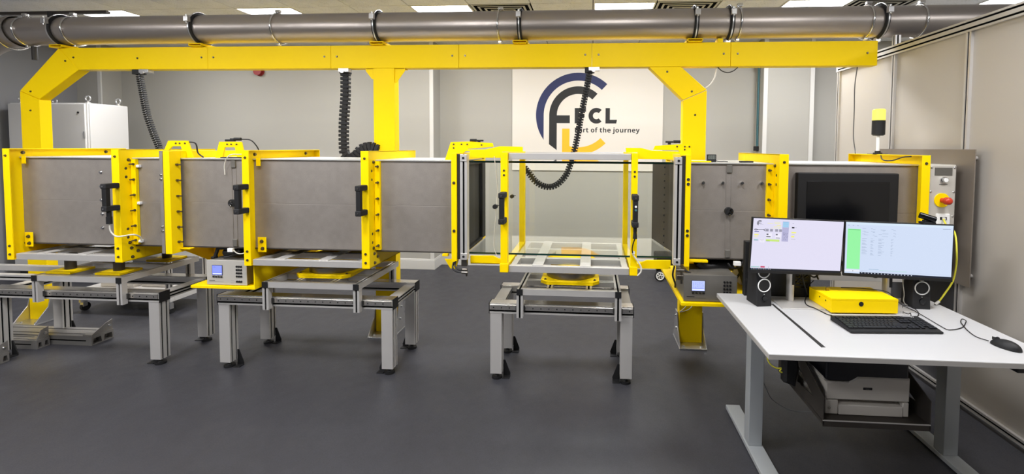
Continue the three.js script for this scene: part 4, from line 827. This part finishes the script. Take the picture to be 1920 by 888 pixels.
function speaker(label, x, d, turn) {
  const t = local('speaker', label, 'speaker', [x, DT, d], turn, 'desk speakers');
  mesh('cabinet', plateX([[-.005, 0], [.11, 0], [.095, .24], [.012, .24]], -.045, .045, .004), M.rubber, t);
  for (const [y, r] of [[.118, .036], [.194, .033]]) {
    const lean = .005 - .07 * 0; const dz = -.005 + y * .071 - .001;
    const c = mesh('driver', [cyl('d', 0, y, dz, r, .004, 36)], M.black, t);
    mesh('ring', tor('d', 0, y, dz - .002, r, .0032, 40, 8), M.white, c);
  }
  mesh('knob', cyl('d', 0, .045, -.004, .014, .01, 24), M.gloss, t); mesh('light', cyl('d', 0, .068, -.0015, .0018, .002, 8), M.white, t);
  return t;
}
const sL = speaker('black speaker with two white rings, beside the black computer case', .974, 2.562, .18);
const sR = speaker('black speaker with white rings and small logo, next to the yellow cable', 1.843, 2.592, -.05);
{
  const tx = canvasTex(128, 64, (k) => { k.fillStyle = '#151517'; k.fillRect(0, 0, 128, 64); k.fillStyle = '#d8d8d8'; k.font = 'bold 46px sans-serif'; k.fillText('logi', 14, 44); });
  flat('logo', .024, .012, new THREE.MeshStandardMaterial({ map: tx, roughness: .6 }), sR, face(.002, .034, -.0078));
  const c = thing('speaker_cable', 'thin white cable running down behind the speaker to the desktop', 'cable', [.94, DT, 2.69]);
  mesh('cable', tube([[.934, .92, 2.7], [.94, .86, 2.695], [.949, .79, 2.69], [.938, .756, 2.68], [.936, .745, 2.66], [.95, .7445, 2.65]], .0045), M.cablewhite, c);
  const c2 = thing('speaker_cable', 'thin white cable hanging beside the speaker with the small logo', 'cable', [1.79, DT, 2.65]);
  mesh('cable', tube([[1.79, .9, 2.66], [1.782, .87, 2.655], [1.788, .8, 2.65], [1.783, .765, 2.645], [1.795, .745, 2.64], [1.82, .7445, 2.64]], .003), M.cablewhite, c2);
  const p = thing('computer_case', 'slim black computer case standing on edge behind the lilac-screened monitor', 'computer', [1.12, DT, 2.75]);
  mesh('case', bx(.922, 1.31, DT, 1.072, 2.733, 2.77, .004), M.black, p); for (let i = 0; i < 4; i++) mesh('vent', bx(1.22, 1.29, .8 + i * .02, .808 + i * .02, 2.732, 2.734, .001), M.gloss, p);
  mesh('badge', cyl('d', .935, .84, 2.7325, .008, .002, 16), M.dark, p);
}
{ // yellow case on the desk
  const x0 = 1.288, x1 = 1.645, d0 = 2.478, d1 = 2.705;
  const t = local('yellow_case', 'flat yellow metal case with a round black hole in its front', 'case', [(x0 + x1) / 2, DT, (d0 + d1) / 2], .05);
  t.position.y = DT + .0065;
  const w = (x1 - x0) / 2, q = (d1 - d0) / 2;
  mesh('box', bx(-w, w, 0, .066, -q, q, .003), M.yellow, t);
  const l = mesh('lid', plateX([[-q, .0665], [q, .0665], [q, .072], [q * .3, .072], [q * .18, .078], [-q, .078]], -w, w, .001), M.yellow, t);
  mesh('lid_knob', [cyl('y', -.12, .083, .03, .0105, .022, 18), cyl('y', -.12, .094, .03, .008, .004, 18, .006)], std('#8a7420', .35, .6), l);
  mesh('hole', [cyl('d', -.02, .05, -q - .0006, .0125, .002, 28)], M.black, t);
  for (const d of [-.06, .0]) mesh('side_hole', cyl('x', -w - .0006, .05, d, .004, .002, 14), M.black, t);
}
{ // keyboard
  const t = local('keyboard', 'full-size black computer keyboard on the white desk', 'keyboard', [1.472, DT, 2.31], .068);
  const body = plateX([[-.083, .002], [.083, .002], [.083, .026], [.06, .026], [-.06, .014], [-.083, .008]], -.225, .225, .002);
  mesh('body', body, M.black, t);
  mesh('palm_edge', bx(-.222, .222, .002, .011, -.088, -.078, .003), M.gloss, t);
  const key = (x, d, w) => { const s = (d + .06) / .12, y = .014 + s * .012; const b = new RoundedBoxGeometry(w - .003, .007, .0155, 1, .0015); b.rotateX(.1); b.translate(x, y + .003, -d); return b; };
  const km = std('#17171a', .4);
  const k1 = (x, d, w = .019) => mesh('key', key(x, d, w), km, t);
  const rows = [-.05, -.031, -.012, .007, .026, .052];
  rows.forEach((d, r) => {
    let x = -.218;
    const spec = [[1.25, 1.25, 1.25, 6.25, 1.25, 1.25, 1.25, 1.25], [2.25, ...Array(10).fill(1), 2.75], [1.75, ...Array(11).fill(1), 2.25], [1.5, ...Array(12).fill(1), 1.5], [...Array(13).fill(1), 2], [1, -1, 1, 1, 1, 1, -.5, 1, 1, 1, 1, -.5, 1, 1, 1, 1]][r];
    for (const u of spec) { if (u > 0) k1(x + u * .0095, d, u * .019); x += Math.abs(u) * .019; }
    x = .075; for (let i = 0; i < 3; i++) if (!(r === 2 || (r === 1 && i !== 1))) k1(x + .0095 + i * .019, d);
    x = .14; if (r < 5) for (let i = 0; i < 4; i++) if (!(r === 0 && i === 1)) k1(x + .0095 + i * .019, d);
  });
  mesh('status_light', [cyl('y', .18, .0275, .062, .002, .002, 8), cyl('y', .19, .0275, .062, .002, .002, 8)], M.white, t);
  const pb = bx(.13, .19, .0262, .0275, .066, .076, 0); mesh('badge', pb, std('#9a9a9c', .4), t);
}
{ // mouse and its cable
  const t = local('mouse', 'black computer mouse near the front corner of the desk', 'mouse', [1.868, DT, 2.108], .46);
  const g = new THREE.SphereGeometry(1, 40, 24), p = g.attributes.position;
  for (let i = 0; i < p.count; i++) { let x = p.getX(i), y = p.getY(i), z = p.getZ(i); const w = .03 * (1 + .12 * z); p.setXYZ(i, x * w, y > 0 ? y * (.034 + .004 * z) : Math.max(y, -.15) * .012, z * .056); }
  g.computeVertexNormals(); g.translate(0, .003, 0); mesh('body', g, M.black, t);
  mesh('wheel', cyl('x', 0, .03, .03, .008, .007, 18), M.rubber, t); mesh('button_gap', bx(-.0006, .0006, .02, .0335, .008, .05, 0), M.dark, t);
  const c = thing('mouse_cable', 'thin black mouse cable lying in a loop on the desk', 'cable', [1.85, DT, 2.35]);
  mesh('cable', tube([[1.842, .746, 2.165], [1.828, .744, 2.207], [1.843, .744, 2.276], [1.872, .744, 2.342], [1.9, .746, 2.397], [1.937, .748, 2.433], [1.938, .748, 2.415], [1.905, .7465, 2.375], [1.885, .744, 2.355], [1.836, .744, 2.316], [1.784, .744, 2.294], [1.756, .744, 2.291], [1.756, .744, 2.338], [1.765, .744, 2.426], [1.765, .749, 2.53], [1.74, .76, 2.6], [1.68, .82, 2.62], [1.6, .832, 2.63], [1.5, .829, 2.66], [1.46, .82, 2.69]], .0022, 160, 6), M.cable, c);
  const k = thing('keyboard_cable', 'thin black keyboard cable looped beside the yellow case', 'cable', [1.7, DT, 2.5]);
  mesh('cable', tube([[1.655, .766, 2.396], [1.668, .775, 2.42], [1.679, .76, 2.451], [1.7, .745, 2.52], [1.735, .744, 2.58], [1.77, .747, 2.62], [1.79, .749, 2.6], [1.78, .748, 2.53], [1.74, .744, 2.47], [1.69, .744, 2.45], [1.655, .744, 2.46]], .0022, 90, 6), M.cable, k);
  const l = thing('power_cable', 'thin black cable running from behind the monitors past the yellow case', 'cable', [1.25, DT, 2.6]);
  mesh('cable', tube([[1.32, .85, 2.72], [1.29, .8, 2.735], [1.268, .75, 2.7], [1.235, .749, 2.64], [1.217, .749, 2.57], [1.235, .749, 2.53], [1.255, .744, 2.491], [1.266, .744, 2.45], [1.272, .75, 2.42]], .0028, 80, 6), M.cable, l);
  const b = thing('cable_bundle', 'tangle of black monitor cables between the two monitor stands', 'cables', [1.32, DT, 2.7]);
  for (const q of [[[1.2, .92, 2.68], [1.25, .87, 2.7], [1.3, .9, 2.71], [1.36, .92, 2.7]], [[1.19, .85, 2.66], [1.24, .88, 2.69], [1.3, .93, 2.69], [1.34, .86, 2.71]], [[1.22, .95, 2.68], [1.26, .82, 2.7], [1.29, .76, 2.71], [1.36, .75, 2.72]], [[1.24, .93, 2.7], [1.32, .87, 2.715], [1.36, .93, 2.7]], [[1.7, .9, 2.7], [1.66, .88, 2.71], [1.6, .93, 2.7]]]) mesh('cable', tube(q, .005), M.cable, b);
  const y = thing('network_cable', 'bright yellow network cable from the socket down beside the monitor', 'cable', [2.0, .75, 2.66]);
  mesh('cable', tube([[2.155, 1.205, 2.88], [2.14, 1.18, 2.84], [2.1, 1.15, 2.72], [2.07, 1.042, 2.66], [2.068, .95, 2.66], [2.054, .879, 2.66], [2.011, .803, 2.66], [1.985, .762, 2.66]], .0048, 70, 8), M.cableyellow, y);
  mesh('plug', [tube([[1.987, .764, 2.66], [1.965, .746, 2.66]], .0075, 4, 8), bx(2.15, 2.166, 1.2, 1.214, 2.875, 2.887, .002)], M.cablewhite, y);
}
{ // printer on its hanging shelf
  const s = thing('printer_shelf', 'dark steel shelf with cut-out sides hanging under the desk', 'shelf', [1.36, .31, 2.4]);
  mesh('tray', [bx(1.112, 1.604, .328, .333, 2.165, 2.68, .001), bx(1.112, 1.604, .302, .328, 2.165, 2.171, .001)], M.darksteel, s);
  mesh('lip', bx(1.112, 1.604, .329, .3345, 2.1635, 2.168, .001), M.alu, s);  // polished tray edge, its highlight painted in as a paler strip
  const side = (x, win) => mesh('side_plate', plateX([[2.165, .31], [2.165, .446], [2.366, .533], [2.5, .6], [2.5, .7], [2.68, .7], [2.68, .31]], x - .003, x + .003, .001, win ? [[[2.262, .395], [2.43, .468], [2.44, .376]]] : [[[2.262, .395], [2.43, .468], [2.44, .376]]]), M.darksteel, s);
  side(1.115, true); side(1.601, true);
  mesh('hanger', [bx(1.1, 1.118, .7, .717, 2.5, 2.68, .002), bx(1.598, 1.616, .7, .717, 2.5, 2.68, .002)], M.darksteel, s);
  const x0 = 1.148, x1 = 1.54, d0 = 2.215, d1 = 2.6, y0 = .334;
  const t = thing('printer', 'grey and black laser printer on the shelf under the desk', 'printer', [(x0 + x1) / 2, y0, (d0 + d1) / 2]);
  const G = std('#cbc6be', .5), Bk = std('#0b0d16', .4);
  mesh('paper_tray', [bx(x0, x0 + .062, y0, y0 + .07, d0 + .004, d0 + .06, .004), bx(x1 - .028, x1, y0, y0 + .07, d0 + .004, d0 + .06, .004), bx(x0 + .063, x1 - .029, y0, y0 + .05, d0, d0 + .06, .004), bx(x0 + .004, x1 - .004, y0, y0 + .045, d0 + .06, d1, .004)], G, t);
  mesh('front_cover', plate([[x0, y0 + .074], [x1, y0 + .074], [x1, .524], [x0 + .15, .524], [x0 + .108, .495], [x0, .495]], d0, d0 + .2, .006), G, t);
  mesh('body', bx(x0 + .003, x1 - .003, y0 + .0705, .56, d0 + .03, d1, .006), G, t);
  mesh('control_top', [bx(x0 + .002, x1 - .002, .497, .64, d0 + .006, d1 - .01, .012)], Bk, t);
  const b = mesh('badge', bx(1.322, 1.364, .463, .475, d0 - .002, d0 + .001, .002), M.black, t);
  const tx = canvasTex(128, 32, (k) => { k.fillStyle = '#101014'; k.fillRect(0, 0, 128, 32); k.fillStyle = '#777'; k.font = 'bold 24px sans-serif'; k.fillText('xerox', 26, 24); });
  flat('badge_print', .034, .0085, new THREE.MeshStandardMaterial({ map: tx, roughness: .5 }), b, face(1.343, .469, d0 - .0024));
  mesh('tray_mark', tor('d', x0 + .02, y0 + .03, d0 + .0035, .005, .0008, 14, 5), M.darksteel, t);
  const c = thing('spare_cable', 'coil of yellow cable hanging behind the printer', 'cable', [1.56, .4, 2.4]);
  mesh('cable', [tube([[1.56, .55, 2.4], [1.572, .5, 2.38], [1.575, .45, 2.38], [1.565, .4, 2.4]], .01), tube([[1.555, .56, 2.43], [1.58, .5, 2.41], [1.58, .44, 2.41], [1.56, .39, 2.43]], .01)], M.cableyellow, c);
  const p = thing('power_adapter', 'black power adapter with cables hanging under the near corner of the desk', 'adapter', [1.03, .45, 2.35]);
  mesh('body', [plate([[1.0, .42], [1.06, .4], [1.075, .5], [1.06, .6], [1.0, .56]], 2.33, 2.39, .012)], M.black, p);
  mesh('cable', tube([[1.02, .56, 2.36], [1.0, .62, 2.36], [1.03, .68, 2.36], [1.05, .717, 2.36]], .008), M.cable, p);
  mesh('cable', tube([[.985, .56, 2.34], [1.0, .6, 2.33], [1.01, .65, 2.33], [1.02, .717, 2.33]], .004), M.cable, p);
  const u = thing('loose_cable', 'short yellow cable end dangling from the near desk corner', 'cable', [.92, .52, 2.25]);
  mesh('cable', tube([[.878, .717, 2.25], [.876, .64, 2.25], [.883, .575, 2.25], [.902, .549, 2.25], [.931, .536, 2.25], [.949, .537, 2.25], [.941, .522, 2.25], [.953, .516, 2.25]], .0035), M.cableyellow, u);
  const w = thing('loose_cable', 'thin grey cable sagging under the desk from the leg towards the printer', 'cable', [1.1, .15, 2.5]);
  mesh('cable', tube([[.92, .42, 2.475], [.968, .315, 2.5], [1.001, .247, 2.5], [1.045, .212, 2.5], [1.132, .177, 2.5], [1.248, .19, 2.5], [1.3, .26, 2.5], [1.33, .328, 2.5]], .0025), std('#77777a', .5), w);
}
renderer.render(scene, camera);
